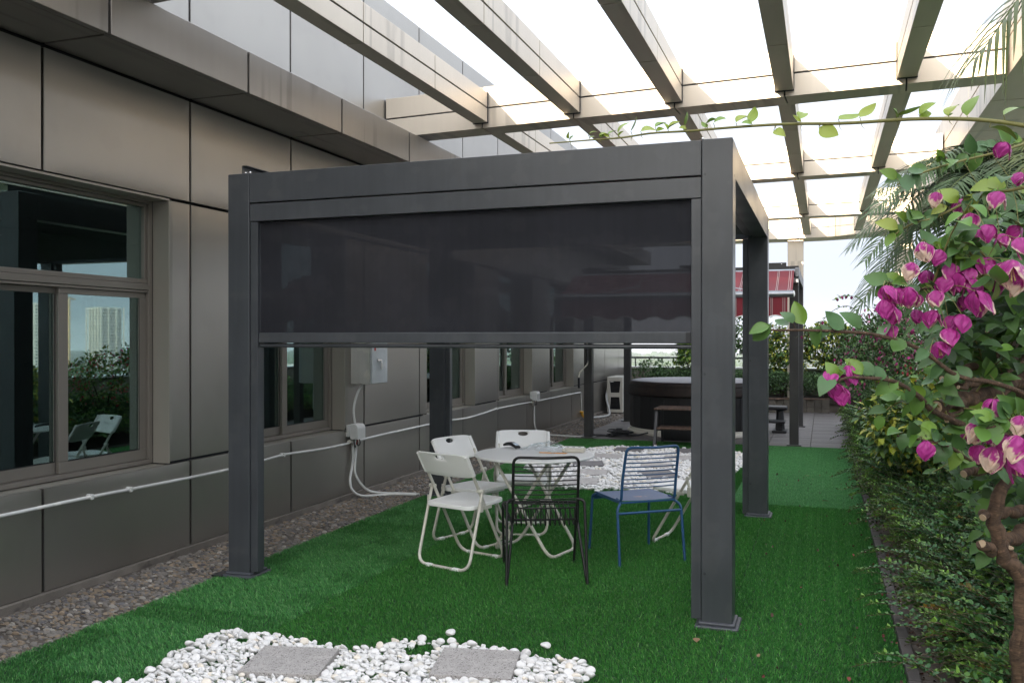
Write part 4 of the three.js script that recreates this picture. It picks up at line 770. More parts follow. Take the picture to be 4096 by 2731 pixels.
{
  const slabG = (w, d) => bx(w, 0.042, d, 0, 0, 0, 0.003);
  const near = [[-2.43, -3.645, 0.235, 0.385, 0.335, 'pale speckled granite slab in the near white pebbles, left one'], [-1.57, -3.912, 0.205, 0.385, 0.345, 'pale speckled granite slab in the near white pebbles, right one']];
  for (const [x, z, a, w, d, l] of near) { const o = single('stepping_slab', slabG(w, d), M.granite, l, 'paving slab'); o.position.set(x, 0.031, z); o.rotation.set(0.012, a, -0.008); SLABS.push([x, z, a, w, d]); }
  const far = [[-2.50, -9.27, 0.2, 1, 'pale granite slab at the near left end of the far pebble bed'], [-2.55, -9.93, 0.15, 1, 'pale granite slab, second from the near end on the left of the far pebble bed'], [-2.76, -10.62, 0.3, 0, 'dark slab in the far pebble bed seen under the table edge'], [-2.70, -11.38, 0.1, 1, 'thin pale slab in the far pebble bed right of the table'], [-2.58, -12.16, 0.05, 0, 'dark grey slab at the far left end of the far pebble bed'], [-1.77, -10.02, 0.55, 0, 'tilted dark slab behind the blue chair back in the far pebble bed'], [-1.93, -10.73, 0.12, 1, 'pale slab in the middle right of the far pebble bed'], [-1.78, -11.52, 0.1, 1, 'brownish slab on the right of the far pebble bed behind the blue chair top'], [-1.75, -12.3, 0.05, 0, 'dark slab at the far right of the far pebble bed by the tub steps']];
  for (const [x, z, a, light, l] of far) { const o = single('stepping_slab', slabG(0.38, 0.38), light ? M.granite : M.graniteDark, l, 'paving slab'); o.position.set(x, 0.036, z); o.rotation.set(l.startsWith('tilted') ? 0.06 : 0.01, a, 0.008); SLABS.push([x, z, a, 0.38, 0.38]); }
  pebbleBed('white pebbles spread round the two nearest stepping slabs', [[-3.35, -2.65], [-2.95, -3.27], [-3.02, -3.51], [-3.07, -3.75], [-3.0, -3.92], [-2.75, -3.97], [-2.55, -3.93], [-2.25, -3.88], [-2.13, -3.98], [-2.05, -4.11], [-1.9, -4.15], [-1.70, -4.18], [-1.45, -4.15], [-1.33, -4.10], [-1.12, -4.15], [-1.05, -3.97], [-1.12, -3.75], [-0.98, -3.55], [-0.78, -3.61], [-0.6, -3.53], [-0.4, -3.45], [-0.3, -2.65]], 6500, [0.009, 0.0245], 15, [[-1.93, -4.04, 0.11], [-2.18, -3.68, 0.04], [-2.87, -3.86, 0.05], [-1.27, -3.72, 0.05]], false);
  pebbleBed('large bed of white pebbles with slabs beyond the table', [[-3.10, -12.15], [-2.9, -12.44], [-2.58, -12.56], [-2.15, -12.58], [-1.75, -12.5], [-1.16, -12.47], [-0.92, -12.2], [-0.98, -11.2], [-1.05, -10.2], [-1.15, -9.3], [-1.32, -9.02], [-1.56, -9.10], [-2.09, -9.07], [-2.27, -8.92], [-2.55, -8.99], [-2.92, -9.02], [-2.95, -9.3], [-2.92, -9.6], [-3.2, -9.95], [-3.44, -10.2], [-3.44, -10.5], [-3.2, -11.0]], 9500, [0.014, 0.031], 16, [[-2.38, -10.55, 0.1], [-1.95, -9.65, 0.06], [-2.25, -11.9, 0.06]], true);
  for (const [x, z, s, l] of [[-1.875, -4.31, 0.026, 'white pebble lying alone on the turf between the two near slabs'], [-1.339, -4.294, 0.024, 'white pebble lying alone on the turf right of the right near slab'], [-2.2, -8.83, 0.028, 'white pebble lying alone on the turf in front of the far pebble bed']]) { const o = single('pebble', PEB[1], M.pebble, l, 'pebble'); o.position.set(x, 0.034, z); o.rotation.set(0.2, x * 7, 0.1); o.scale.set(s * 1.15, s * 0.8, s); }
}
{ // a few dry leaves and petals on the turf
  const rnd = RNG(3), pos = [], idx = [];
  for (let i = 0; i <= 6; i++) { const t = i / 6, w = Math.sin(Math.PI * Math.pow(t, 0.8)) * 0.34; pos.push(-w, 0.25 * w, t - 0.5, 0, 0.02 + 0.12 * t * t, t - 0.5, w, 0.25 * w + 0.08 * t, t - 0.5); if (i) { const o = (i - 1) * 3; idx.push(o, o + 3, o + 1, o + 1, o + 3, o + 4, o + 1, o + 4, o + 2, o + 2, o + 4, o + 5); } }
  const g = geo(pos, null, null, idx);
  for (const [x, z, s, where] of [[-0.62, -4.62, 0.055, 'right in front of the near right pergola post'], [0.02, -9.0, 0.06, 'just beyond the seam across the turf, palest of them'], [-0.18, -10.6, 0.05, 'farthest away on the smooth right turf strip'], [0.15, -9.75, 0.05, 'on the smooth right turf strip, left one of a close pair'], [0.25, -9.9, 0.045, 'on the smooth right turf strip, nearer the kerb in a close pair'], [-2.35, -13.0, 0.07, 'at the far edge of the turf before the tub steps'], [0.2, -5.9, 0.032, 'beside the kerb right of the near right post'], [-0.3, -4.5, 0.03, 'on the near turf right of the front post base']]) { const o = single('dry_leaf', g, M.dryLeaf, 'curled brown leaf ' + where, 'leaf', 'fallen dry leaves on the turf'); o.position.set(x, 0.036, z); o.scale.setScalar(s); o.rotation.set(rnd.r(-0.3, 0.3), rnd.r(0, 6), rnd.r(-0.4, 0.4)); }
  const mats = [], cols = []; for (let i = 0; i < 620; i++) { const path = i < 500; const z = path ? -3 - 15 * rnd() ** 1.7 : rnd.r(-11, -3.4), x = path ? (rnd() < 0.6 ? rnd.r(0.42, 0.46) : rnd.r(0.40, 0.58)) : 0.36 - 0.9 * rnd() ** 2; mats.push(M4(V(x, path ? 0.018 : 0.032, z), Q(rnd.r(0, 6), rnd.r(-0.4, 0.4), rnd.r(-0.4, 0.4)), rnd.r(0.008, 0.028))); const k = rnd.r(0.5, 1.2); cols.push(rnd() < 0.75 ? lin(0.10 * k, 0.06 * k, 0.045 * k) : lin(0.22 * k, 0.06 * k, 0.05 * k)); }
  const o = inst('leaf_litter', g, std(lin(1, 1, 1), 0.85, { side: THREE.DoubleSide }), mats, scene, cols); o.userData.label = 'small brown leaf litter along the kerb and on the turf';
}
single('garden_stone', (() => { const g = blob(77, 3); g.scale(0.13, 0.07, 0.10); return g; })(), std(lin(0.55, 0.50, 0.44), 0.85, { map: T_concrete }), 'pale flat stone under the ground cover at the bottom right corner', 'stone').position.set(0.74, 0.22, -3.98);
// ---------------------------------------------------------------- leaves, shrubs, palms
function leafGeo(width, fold, curl, n = 7, tip = 0.85) {   // base at the origin, tip at z = 1, upper side +y
  const pos = [], uv = [], idx = [];
  for (let i = 0; i <= n; i++) {
    const t = i / n, w = width * Math.pow(Math.sin(Math.PI * Math.pow(t, tip)), 0.8) * (1 - 0.25 * t) * (i === n ? 0 : 1), y = curl * (t - t * t * 1.6);
    pos.push(-w, y + fold * w, t, 0, y, t, w, y + fold * w, t); uv.push(0, t, 0.5, t, 1, t);
    if (i) { const o = (i - 1) * 3; idx.push(o, o + 3, o + 1, o + 1, o + 3, o + 4, o + 1, o + 4, o + 2, o + 2, o + 4, o + 5); }
  }
  return geo(pos, null, uv, idx);
}
const LEAF = [leafGeo(0.36, 0.35, 0.22), leafGeo(0.39, 0.18, 0.4), leafGeo(0.34, 0.6, 0.1), leafGeo(0.38, 0.3, -0.25)];
const LEAFLOW = [leafGeo(0.36, 0.4, 0.25, 3), leafGeo(0.33, 0.2, 0.4, 3)];
const NARROW = leafGeo(0.24, 0.35, 0.2, 3), SMALL = leafGeo(0.40, 0.25, 0.1, 3);
function facing(dir, up) {                                // turns +z to dir with +y near up
  const z = dir.clone().normalize(), x = up.clone().cross(z); if (x.lengthSq() < 1e-6) x.set(1, 0, 0); x.normalize();
  return new THREE.Quaternion().setFromRotationMatrix(new THREE.Matrix4().makeBasis(x, z.clone().cross(x), z));
}
const inBall = r => { for (;;) { const v = V(r.r(-1, 1), r.r(-1, 1), r.r(-1, 1)); if (v.lengthSq() <= 1) return v; } };

// a shrub: leaves gathered in clumps through its crown, a few stems below
function shrub(name, label, category, c, rad, o) {
  const t = thing(name, label, category, [c[0], o.base ?? 0.3, c[2]]), rnd = RNG(o.seed), mats = [], cols = [], fl = [], fcol = [];
  const clumps = []; for (let i = 0; i < o.clumps; i++) { const v = inBall(rnd), l = Math.max(0.2, v.length()); v.multiplyScalar(Math.pow(l, -0.55)); clumps.push(V(v.x * rad[0], v.y * rad[1] + (c[1] - (o.base ?? 0.3)), v.z * rad[2])); }
  for (const k of clumps) {
    const g = o.clump * rnd.r(0.6, 1.25);
    for (let i = 0; i < o.per; i++) {
      const v = inBall(rnd).normalize().multiplyScalar(Math.pow(rnd(), 0.45) * g), p = k.clone().add(v);
      const d = v.clone().normalize().add(V(rnd.g() * 0.5, rnd.g() * 0.4 + 0.1, rnd.g() * 0.5)), s = o.size * rnd.r(0.65, 1.2);
      mats.push(M4(p, facing(d, V(rnd.g() * 0.4, 1, rnd.g() * 0.4)), s));
      const cc = rnd.pick(o.colors), q = rnd.r(0.75, 1.25); cols.push(lin(cc[0] * q, cc[1] * q, cc[2] * q));
    }
    if (o.flowers && rnd() < o.flowers) for (let i = 0; i < 7; i++) { const v = inBall(rnd).normalize().multiplyScalar(g * rnd.r(0.85, 1.25)), q = rnd.r(0.7, 1.3), cc = rnd.pick(o.fcolors); fl.push(M4(k.clone().add(v), facing(V(rnd.g() * 0.4, -1, rnd.g() * 0.4), V(rnd.g(), 0.2, rnd.g())), o.fsize * rnd.r(0.7, 1.2))); fcol.push(lin(cc[0] * q, cc[1] * q, cc[2] * q)); }
  }
  inst('foliage', o.leaf ?? LEAFLOW[0], M.foliage, mats, t, cols);
  if (fl.length) inst('flowers', LEAF[1], M.foliage, fl, t, fcol);
  for (let i = 0; i < (o.stems ?? 0); i++) { const a = rnd.r(0, 6.3), e = V(Math.cos(a) * rad[0] * 0.7, c[1] - (o.base ?? 0.3) + rnd.r(-0.2, 0.4) * rad[1], Math.sin(a) * rad[2] * 0.7); part('trunk', sweep(curvePts([[rnd.r(-0.06, 0.06) * 2, 0, rnd.r(-0.06, 0.06)], [e.x * 0.25 + rnd.g() * 0.04, e.y * 0.45, e.z * 0.25], [e.x, e.y, e.z]], 14), u => lerp(0.02, 0.006, u), 6), M.barkDark, t); }
  return t;
}
const GOLD = [[0.360, 0.414, 0.030], [0.480, 0.483, 0.060], [0.120, 0.230, 0.030], [0.060, 0.149, 0.030], [0.048, 0.115, 0.030], [0.060, 0.138, 0.025]];
const DEEP = [[0.041, 0.101, 0.025], [0.032, 0.081, 0.023], [0.058, 0.135, 0.029], [0.072, 0.162, 0.034]];
const FRESH = [[0.087, 0.195, 0.031], [0.065, 0.156, 0.028], [0.116, 0.247, 0.033], [0.051, 0.117, 0.024]];
const MAG = [[0.414, 0.025, 0.192], [0.483, 0.042, 0.240], [0.345, 0.017, 0.132], [0.632, 0.308, 0.408]];
shrub('variegated_shrub', 'yellow variegated rounded shrub in the far planter, between the two right posts', 'shrub', [-0.78, 1.40, -20.45], [0.6, 0.5, 0.35], { seed: 1, clumps: 120, clump: 0.12, per: 30, size: 0.085, colors: GOLD, leaf: LEAFLOW[1], stems: 6 });
shrub('variegated_shrub', 'yellow variegated shrub in the far planter just right of the far pergola post', 'shrub', [0.12, 1.46, -20.45], [0.5, 0.5, 0.35], { seed: 2, clumps: 110, clump: 0.12, per: 30, size: 0.085, colors: GOLD, leaf: LEAFLOW[1], stems: 6 });
shrub('green_shrub', 'fresh green shrub at the right end of the far planter next to the bougainvillea', 'shrub', [0.85, 1.38, -20.2], [0.55, 0.5, 0.4], { seed: 3, clumps: 130, clump: 0.13, per: 30, size: 0.07, colors: FRESH, stems: 5 });
shrub('variegated_shrub', 'yellow green shrub with a twisted stem behind the hot tub', 'shrub', [-2.72, 1.22, -20.35], [0.5, 0.42, 0.35], { seed: 4, clumps: 105, clump: 0.12, per: 28, size: 0.095, colors: [[0.22, 0.32, 0.03], [0.12, 0.24, 0.03], [0.06, 0.15, 0.03]], leaf: LEAFLOW[1], stems: 5 });
shrub('green_shrub', 'low dark green shrub in the far left corner above the air conditioner', 'shrub', [-3.62, 0.74, -20.1], [0.55, 0.38, 0.4], { seed: 5, clumps: 60, clump: 0.12, per: 28, size: 0.055, colors: DEEP, stems: 4 });
shrub('small_tree', 'dark green small tree showing between the near right posts', 'tree', [-1.62, 1.75, -20.6], [0.42, 0.6, 0.3], { seed: 6, clumps: 60, clump: 0.12, per: 26, size: 0.075, colors: FRESH.concat(DEEP), stems: 4 });
{ // clipped low hedge filling the far planter
  const rnd = RNG(41), mats = [], cols = [];
  for (let i = 0; i < 16000; i++) { const x = rnd.r(-3.8, 1.05), z = rnd.r(-20.95, -19.68), top = 0.78 + 0.14 * fbm((x + 4) / 5, (z + 21) / 5, 5, 3, 3) + (x < -1.9 ? 0.02 : 0); const y = 0.36 + (top - 0.36) * Math.pow(rnd(), 0.5); mats.push(M4(V(x, y, z), facing(V(rnd.g(), 0.4 + rnd(), rnd.g()), V(rnd.g(), 1, rnd.g())), rnd.r(0.03, 0.055))); const c = rnd.pick(DEEP), q = rnd.r(0.7, 1.2); cols.push(lin(c[0] * q, c[1] * q, c[2] * q)); }
  inst('low_hedge', LEAFLOW[0], M.foliage, mats, scene, cols).userData.label = 'dark green low hedge filling the far planter above its stone wall';
}
shrub('variegated_shrub', 'yellow edged glossy shrub above the ground cover, nearer than the far bougainvillea', 'shrub', [0.98, 0.86, -8.7], [0.60, 0.40, 0.95], { seed: 7, base: 0.2, clumps: 210, clump: 0.12, per: 26, size: 0.078, colors: GOLD, leaf: LEAFLOW[1], stems: 8 });
shrub('bougainvillea', 'far bougainvillea bush full of small magenta flowers', 'bougainvillea', [1.02, 1.28, -12.9], [0.74, 0.76, 1.7], { seed: 8, base: 0.2, clumps: 330, clump: 0.17, per: 46, size: 0.055, colors: DEEP.concat(FRESH), flowers: 0.7, fcolors: MAG, fsize: 0.046, stems: 8 });
shrub('bougainvillea', 'low red flowering bougainvillea below the magenta one, half hidden by leaves', 'bougainvillea', [1.3, 1.0, -10.9], [0.42, 0.42, 0.7], { seed: 9, base: 0.2, clumps: 60, clump: 0.14, per: 34, size: 0.055, colors: FRESH.concat([[0.2, 0.24, 0.03]]), flowers: 0.7, fcolors: [[0.50, 0.03, 0.07], [0.55, 0.08, 0.10]], fsize: 0.042, stems: 5 });
shrub('bougainvillea', 'dense dark bougainvillea hedge along the right side, mirrored in the windows', 'bougainvillea', [2.0, 1.05, -5.6], [0.75, 0.62, 3.6], { seed: 10, base: 0.2, clumps: 420, clump: 0.2, per: 34, size: 0.06, colors: DEEP, flowers: 0.22, fcolors: MAG, fsize: 0.05, stems: 14 });
{ // thin sprays that hang out to the left of the far bougainvillea
  const rnd = RNG(12), sprays = [[[0.55, 1.75, -11.8], [0.3, 2.0, -11.6], [0.08, 1.92, -11.4], [-0.08, 1.70, -11.3], [-0.12, 1.58, -11.3]], [[0.6, 1.7, -11.9], [0.36, 1.82, -11.7], [0.12, 1.72, -11.5], [-0.15, 1.66, -11.4], [-0.34, 1.62, -11.35]], [[0.6, 1.9, -12.0], [0.42, 2.1, -11.8], [0.25, 2.14, -11.7], [0.1, 2.08, -11.6]]];
  const t = thing('bougainvillea', 'thin hanging bougainvillea sprays seen against the pale sky', 'bougainvillea', [0.6, 1.7, -11.9]);
  for (const s of sprays) {
    const p = curvePts(s.map(q => [q[0] - 0.6, q[1] - 1.7, q[2] + 11.9]), 40); const b = part('branch', sweep(p, u => lerp(0.005, 0.002, u), 5), M.barkDark, t);
    for (let i = 5; i < 40; i += 2) { const l = part('leaf', LEAF[i % 4], rnd() < 0.2 ? M.youngLeaves[0] : M.leaves[i % 5], b); l.position.copy(p[i]); l.quaternion.copy(facing(V(rnd.g(), rnd.r(-0.9, 0.6), rnd.g()), V(rnd.g(), 1, rnd.g()))); l.scale.setScalar(rnd.r(0.035, 0.06)); }
    for (let i = 0; i < 4; i++) { const l = part('flower', LEAF[1], std(lin(0.26, 0.02, 0.12), 0.6, { side: THREE.DoubleSide }), b); l.position.copy(p[20 + i * 5]); l.quaternion.copy(facing(V(rnd.g() * 0.3, -1, rnd.g() * 0.3), V(0, 0, 1))); l.scale.setScalar(0.05); }
  }
}

// small-leaved ground cover spilling over the planter wall
{
  const rnd = RNG(61);
  const leafAt = (g, p, d, up, s, c) => { const m = M4(p, facing(d, up), s), h = g.clone(); h.applyMatrix4(m); const a = new Float32Array(h.attributes.position.count * 3); for (let i = 0; i < a.length; i += 3) { a[i] = c[0]; a[i + 1] = c[1]; a[i + 2] = c[2]; } h.setAttribute('color', new THREE.BufferAttribute(a, 3)); return h; };
  const sprig = (len, n, bright) => {
    const pts = curvePts([[0, 0, 0], [0, len * 0.18, len * 0.35], [0.01, len * 0.2, len * 0.7], [0.0, len * 0.1, len]], 12), list = [];
    const st = sweep(pts, u => lerp(0.0022, 0.001, u), 4, false); const a = new Float32Array(st.attributes.position.count * 3); for (let i = 0; i < a.length; i += 3) { a[i] = 0.11; a[i + 1] = 0.08; a[i + 2] = 0.045; } st.setAttribute('color', new THREE.BufferAttribute(a, 3)); list.push(st);
    for (let i = 0; i < n; i++) { const t = 0.12 + 0.88 * i / n, q = pts[Math.min(12, Math.floor(t * 12))], s = i % 2 ? 1 : -1, k = rnd.r(0.7, 1.25), tipness = smooth(0.65, 1, t) * bright; const c = rnd() < 0.02 ? [0.22, 0.13, 0.03] : [lerp(0.038, 0.19, tipness) * k, lerp(0.125, 0.34, tipness) * k, lerp(0.036, 0.055, tipness) * k]; list.push(leafAt(SMALL, q.clone(), V(s * rnd.r(0.5, 1.2), rnd.r(-0.1, 0.9), rnd.r(-0.2, 0.8)), V(rnd.g() * 0.4, 1, rnd.g() * 0.4), rnd.r(0.015, 0.028), c)); }
    return merge(list);
  };
  const kinds = [sprig(0.20, 34, 0.4), sprig(0.24, 40, 1), sprig(0.16, 30, 0.1), sprig(0.30, 42, 0.9)];
  const sets = kinds.map(() => [[], []]);
  const top = (x, z) => 0.10 + 0.34 * smooth(0.60, 1.3, x) + 0.13 * (fbm((x + 1) / 4, (z + 24) / 8, 4, 3, 7) - 0.5) + 0.09 * (fbm((x + 1) / 2, (z + 24) / 4, 6, 3, 17) - 0.5);
  for (let i = 0; i < 19000; i++) {
    const z = -2.6 - 14.5 * Math.pow(rnd(), 1.35), edge = lerp(0.52, 0.665, smooth(-9, -4.2, z)) + 0.16 * (fbm((z + 20) / 6, 0.3, 6, 3, 2) - 0.5), x = edge + (2.2 - edge) * Math.pow(rnd(), 1.5);
    const layer = Math.pow(rnd(), 0.6), y = Math.max(0.05, 0.12 + (top(x, z) - 0.02) * layer);
    const out = x < edge + 0.15 ? -0.55 : rnd.g() * 0.9, k = i % 4;
    sets[k][0].push(M4(V(x, y + 0.06, z), facing(V(out - 0.2, rnd.r(-0.25, 0.55), rnd.g() * 0.9 + 0.15), V(rnd.g() * 0.3, 1, rnd.g() * 0.3)), rnd.r(0.75, 1.25)));
    const q = rnd.r(0.6, 1.5) * (0.7 + 0.6 * fbm((x + 1) / 3, (z + 24) / 6, 9, 3, 33)), d = rnd() < 0.015; sets[k][1].push(d ? lin(2.6, 0.9, 0.8) : lin(q * 1.05, q * rnd.r(0.95, 1.08), q));
  }
  // long shoots that reach over the kerb
  for (let i = 0; i < 95; i++) { const z = -3 - 11 * rnd(), k = rnd() < 0.5 ? 1 : 3; sets[k][0].push(M4(V(rnd.r(0.46, 0.68), rnd.r(0.14, 0.32), z), facing(V(-1, rnd.r(-0.25, 0.15), rnd.g() * 0.5), V(0, 1, 0)), rnd.r(0.8, 1.35))); sets[k][1].push(lin(1.15, 1.15, 1.1)); }
  const m = M.foliage.clone(); m.vertexColors = true;
  kinds.forEach((g, k) => { const o = inst('ground_cover', g, m, sets[k][0], scene, sets[k][1]); o.userData.label = 'small leaved dark green ground cover spilling over the planter wall'; });
}

// palms
function frond(parent, P, leaf, n, rnd, tint, droop) {
  const f = sub('frond', parent), pts = curvePts(P, 40);
  part('rachis', sweep(pts, u => lerp(0.011, 0.0025, u), 6), std(lin(0.14, 0.18, 0.05), 0.6), f);
  const pos = [], idx = [], col = [], UP = V(0, 1, 0);
  for (let i = 0; i < n; i++) for (const s of [-1, 1]) {
    const t = 0.14 + 0.86 * i / (n - 1), a = t * 40, k = Math.min(39, Math.floor(a)), b = pts[k].clone().lerp(pts[k + 1], a - k), T = pts[k + 1].clone().sub(pts[k]).normalize();
    const side = T.clone().cross(UP).normalize().multiplyScalar(s), nor = side.clone().cross(T).multiplyScalar(s);
    const L = leaf * (0.45 + 0.75 * Math.sin(Math.PI * Math.pow(t, 0.7))) * rnd.r(0.88, 1.1) * (t > 0.94 ? 0.7 : 1), ang = lerp(0.35, 1.0, t) + rnd.g() * 0.06;
    const d = side.clone().multiplyScalar(Math.cos(ang * 0.9)).addScaledVector(T, Math.sin(ang * 0.9)).addScaledVector(nor, 0.28 + rnd.g() * 0.07).normalize(), w = 0.0075 * leaf / 0.26, o = pos.length / 3;
    const wd = d.clone().cross(nor).normalize(), q = rnd.r(0.75, 1.25), c = tint.map(v => v * q);
    for (let j = 0; j <= 4; j++) { const u = j / 4, p = b.clone().addScaledVector(d, L * u); p.y -= droop * L * u * u * (1 + 0.4 * rnd()); const ww = w * (j === 4 ? 0.05 : j === 0 ? 0.45 : 1 - 0.25 * (j - 1)); pos.push(p.x - wd.x * ww, p.y - wd.y * ww, p.z - wd.z * ww, p.x + wd.x * ww, p.y + wd.y * ww, p.z + wd.z * ww); col.push(...c, ...c); if (j) { const e = o + (j - 1) * 2; idx.push(e, e + 1, e + 2, e + 1, e + 3, e + 2); } }
  }
  const m = M.foliage.clone(); m.vertexColors = true;
  part('leaflets', geo(pos, null, null, idx, col), m, f).userData.kind = 'stuff';
}
{
  const rnd = RNG(88), c = [1.72, 2.55, -9.0], p = thing('palm', 'feathery palm arching over the bougainvillea beside the edge beam', 'palm', c);
  part('trunk', sweep(curvePts([[0.1, -2.4, 0], [0.06, -1.4, 0.03], [0, -0.1, 0]], 24), u => lerp(0.085, 0.06, u) * (1 + 0.07 * Math.sin(u * 90)), 10), M.bark, p);
  const tips = [[-1.40, -0.32, 1.45], [-1.36, 0.06, 1.40], [-1.10, 0.24, 1.35], [-1.24, -0.55, 1.42], [-1.5, -0.15, 0.75], [-1.3, -0.5, 0.5], [-0.85, 0.42, 1.1], [-0.8, -0.4, 1.7], [-1.2, 0.2, 0.3], [-0.5, 0.05, 1.9], [-0.6, -0.75, 1.2], [-1.0, -0.7, 0.9], [0.3, 0.3, 1.6], [0.9, 0.1, 0.8], [0.5, 0.2, -1.2], [-0.7, 0.25, -1.2], [1.1, -0.2, -0.2], [-0.2, 0.55, 1.2], [-1.3, 0.3, 0.85], [-1.05, -0.85, 1.55], [-0.7, -0.95, 1.7], [-0.35, -0.6, 1.9], [-0.45, -1.0, 1.3], [-0.9, 0.1, 1.7], [-0.3, 0.2, 1.9], [-1.45, -0.7, 1.1], [0.1, -0.7, 1.7]];
  for (const t of tips) { const h = 0.32 + 0.18 * rnd(); frond(p, [[0, 0, 0], [t[0] * 0.28, h * 0.9 + t[1] * 0.25, t[2] * 0.28], [t[0] * 0.65, h + t[1] * 0.55, t[2] * 0.65], t], 0.38, 60, rnd, rnd() < 0.25 ? [0.13, 0.17, 0.035] : [0.058, 0.118, 0.028], 0.42); }
}
{
  const rnd = RNG(89), c = [1.55, 3.25, -4.95], p = thing('palm', 'palm frond tips reaching in at the upper right corner', 'palm', c);
  part('trunk', sweep(curvePts([[0.25, -3.05, 0.1], [0.15, -1.5, 0], [0, -0.1, 0]], 24), u => lerp(0.09, 0.06, u) * (1 + 0.07 * Math.sin(u * 90)), 10), M.bark, p);
  for (const t of [[-0.89, -0.37, 0.5], [0.8, 0.1, 0.6], [0.5, 0.2, -0.9], [0.2, 0.4, 1.2], [1.1, -0.1, -0.2]]) frond(p, [[0, 0, 0], [t[0] * 0.3, 0.20 + t[1] * 0.1, t[2] * 0.3], [t[0] * 0.7, 0.18 + t[1] * 0.5, t[2] * 0.7], t], 0.46, 24, rnd, [0.105, 0.14, 0.03], 0.7);
}
const BRANCHES = {
  twig: [0.0062, 0.0022, [[0.59, 2.087, -2.49], [0.472, 2.133, -2.501], [0.375, 2.16, -2.52], [0.238, 2.18, -2.546], [0.055, 2.193, -2.587], [-0.103, 2.21, -2.616], [-0.241, 2.216, -2.631], [-0.375, 2.219, -2.647], [-0.494, 2.226, -2.668], [-0.588, 2.222, -2.678], [-0.684, 2.224, -2.686], [-0.823, 2.222, -2.679]]],
  mid: [0.0075, 0.0024, [[0.616, 1.412, -2.871], [0.455, 1.476, -2.761], [0.348, 1.499, -2.691], [0.246, 1.573, -2.634], [0.127, 1.612, -2.57], [0.028, 1.62, -2.514], [-0.036, 1.623, -2.48], [-0.116, 1.623, -2.431], [-0.138, 1.624, -2.423]]],
  low: [0.013, 0.0024, [[0.616, 1.301, -2.977], [0.495, 1.314, -2.934], [0.409, 1.339, -2.882], [0.343, 1.369, -2.827], [0.285, 1.403, -2.753], [0.251, 1.44, -2.689], [0.181, 1.484, -2.611], [0.108, 1.495, -2.542], [0.058, 1.496, -2.503], [0.014, 1.477, -2.477]]],
  u1: [0.006, 0.0025, [[0.591, 2.043, -2.756], [0.526, 2.022, -2.786], [0.43, 2.008, -2.805], [0.375, 1.985, -2.807], [0.3, 1.95, -2.812], [0.243, 1.936, -2.823], [0.192, 1.904, -2.826]]],
  u2: [0.006, 0.003, [[0.628, 1.697, -2.875], [0.507, 1.757, -2.811], [0.441, 1.795, -2.766], [0.389, 1.813, -2.737], [0.323, 1.839, -2.703], [0.27, 1.862, -2.674]]],
  u3: [0.006, 0.003, [[0.653, 1.675, -2.99], [0.485, 1.736, -2.878], [0.359, 1.752, -2.78], [0.285, 1.741, -2.711], [0.219, 1.74, -2.656], [0.167, 1.753, -2.627]]],
  u4: [0.0055, 0.0025, [[0.714, 2.286, -3.33], [0.612, 2.232, -3.241], [0.52, 2.193, -3.155], [0.395, 2.153, -3.058], [0.275, 2.105, -2.962], [0.212, 2.072, -2.94]]],
  lo2: [0.007, 0.0025, [[0.628, 1.181, -2.928], [0.511, 1.22, -2.834], [0.399, 1.254, -2.752], [0.325, 1.304, -2.683], [0.255, 1.324, -2.637], [0.189, 1.338, -2.592]]],
  lo3: [0.006, 0.003, [[0.577, 1.393, -2.645], [0.489, 1.4, -2.592], [0.43, 1.38, -2.55], [0.388, 1.369, -2.525]]],
  trunk: [0.024, 0.017, [[0.572, 0.482, -2.983], [0.557, 0.586, -2.977], [0.55, 0.689, -2.953], [0.55, 0.814, -2.953], [0.544, 0.915, -2.951], [0.516, 0.938, -2.941], [0.49, 0.971, -2.932], [0.485, 1.029, -2.931], [0.485, 1.108, -2.931], [0.51, 1.176, -2.96], [0.548, 1.23, -3.006], [0.615, 1.303, -3.083], [0.64, 1.437, -3.091]]],
  limb1: [0.02, 0.011, [[0.678, 1.066, -3.158], [0.578, 1.068, -3.07], [0.49, 1.075, -2.975], [0.438, 1.081, -2.893]]],
  limb2: [0.024, 0.014, [[0.652, 1.039, -3.149], [0.58, 1.009, -3.07], [0.515, 0.99, -2.983], [0.471, 0.973, -2.925], [0.444, 1.001, -2.884]]],
  limb3: [0.018, 0.012, [[0.571, 0.873, -3.025], [0.535, 0.923, -2.97], [0.519, 0.977, -2.943]]],
  limb4: [0.026, 0.019, [[0.664, 1.486, -3.206], [0.562, 1.461, -3.117], [0.433, 1.421, -2.976], [0.38, 1.416, -2.893], [0.316, 1.404, -2.807]]],
  limb5: [0.014, 0.007, [[0.572, 1.472, -3.174], [0.435, 1.422, -2.998], [0.383, 1.391, -2.894], [0.333, 1.368, -2.824]]],
  limb6: [0.019, 0.012, [[0.626, 1.243, -3.14], [0.51, 1.219, -3.024], [0.469, 1.211, -2.967], [0.385, 1.209, -2.874]]],
  limb7: [0.018, 0.008, [[0.687, 1.54, -3.32], [0.582, 1.527, -3.23], [0.485, 1.518, -3.09], [0.406, 1.506, -2.955], [0.335, 1.485, -2.856]]],
  limb8: [0.012, 0.006, [[0.687, 1.655, -3.32], [0.612, 1.604, -3.241], [0.536, 1.57, -3.108], [0.501, 1.544, -3.042], [0.467, 1.623, -2.945]]],
  limb9: [0.016, 0.008, [[0.699, 1.422, -3.378], [0.579, 1.418, -3.282], [0.455, 1.448, -3.132], [0.35, 1.464, -2.989]]],
  limb10: [0.014, 0.008, [[0.633, 1.339, -3.301], [0.529, 1.364, -3.211], [0.435, 1.378, -3.125], [0.382, 1.373, -3.053]]],
  limb11: [0.012, 0.006, [[0.638, 1.583, -3.197], [0.527, 1.49, -3.051], [0.438, 1.473, -2.935], [0.374, 1.456, -2.849]]],
};
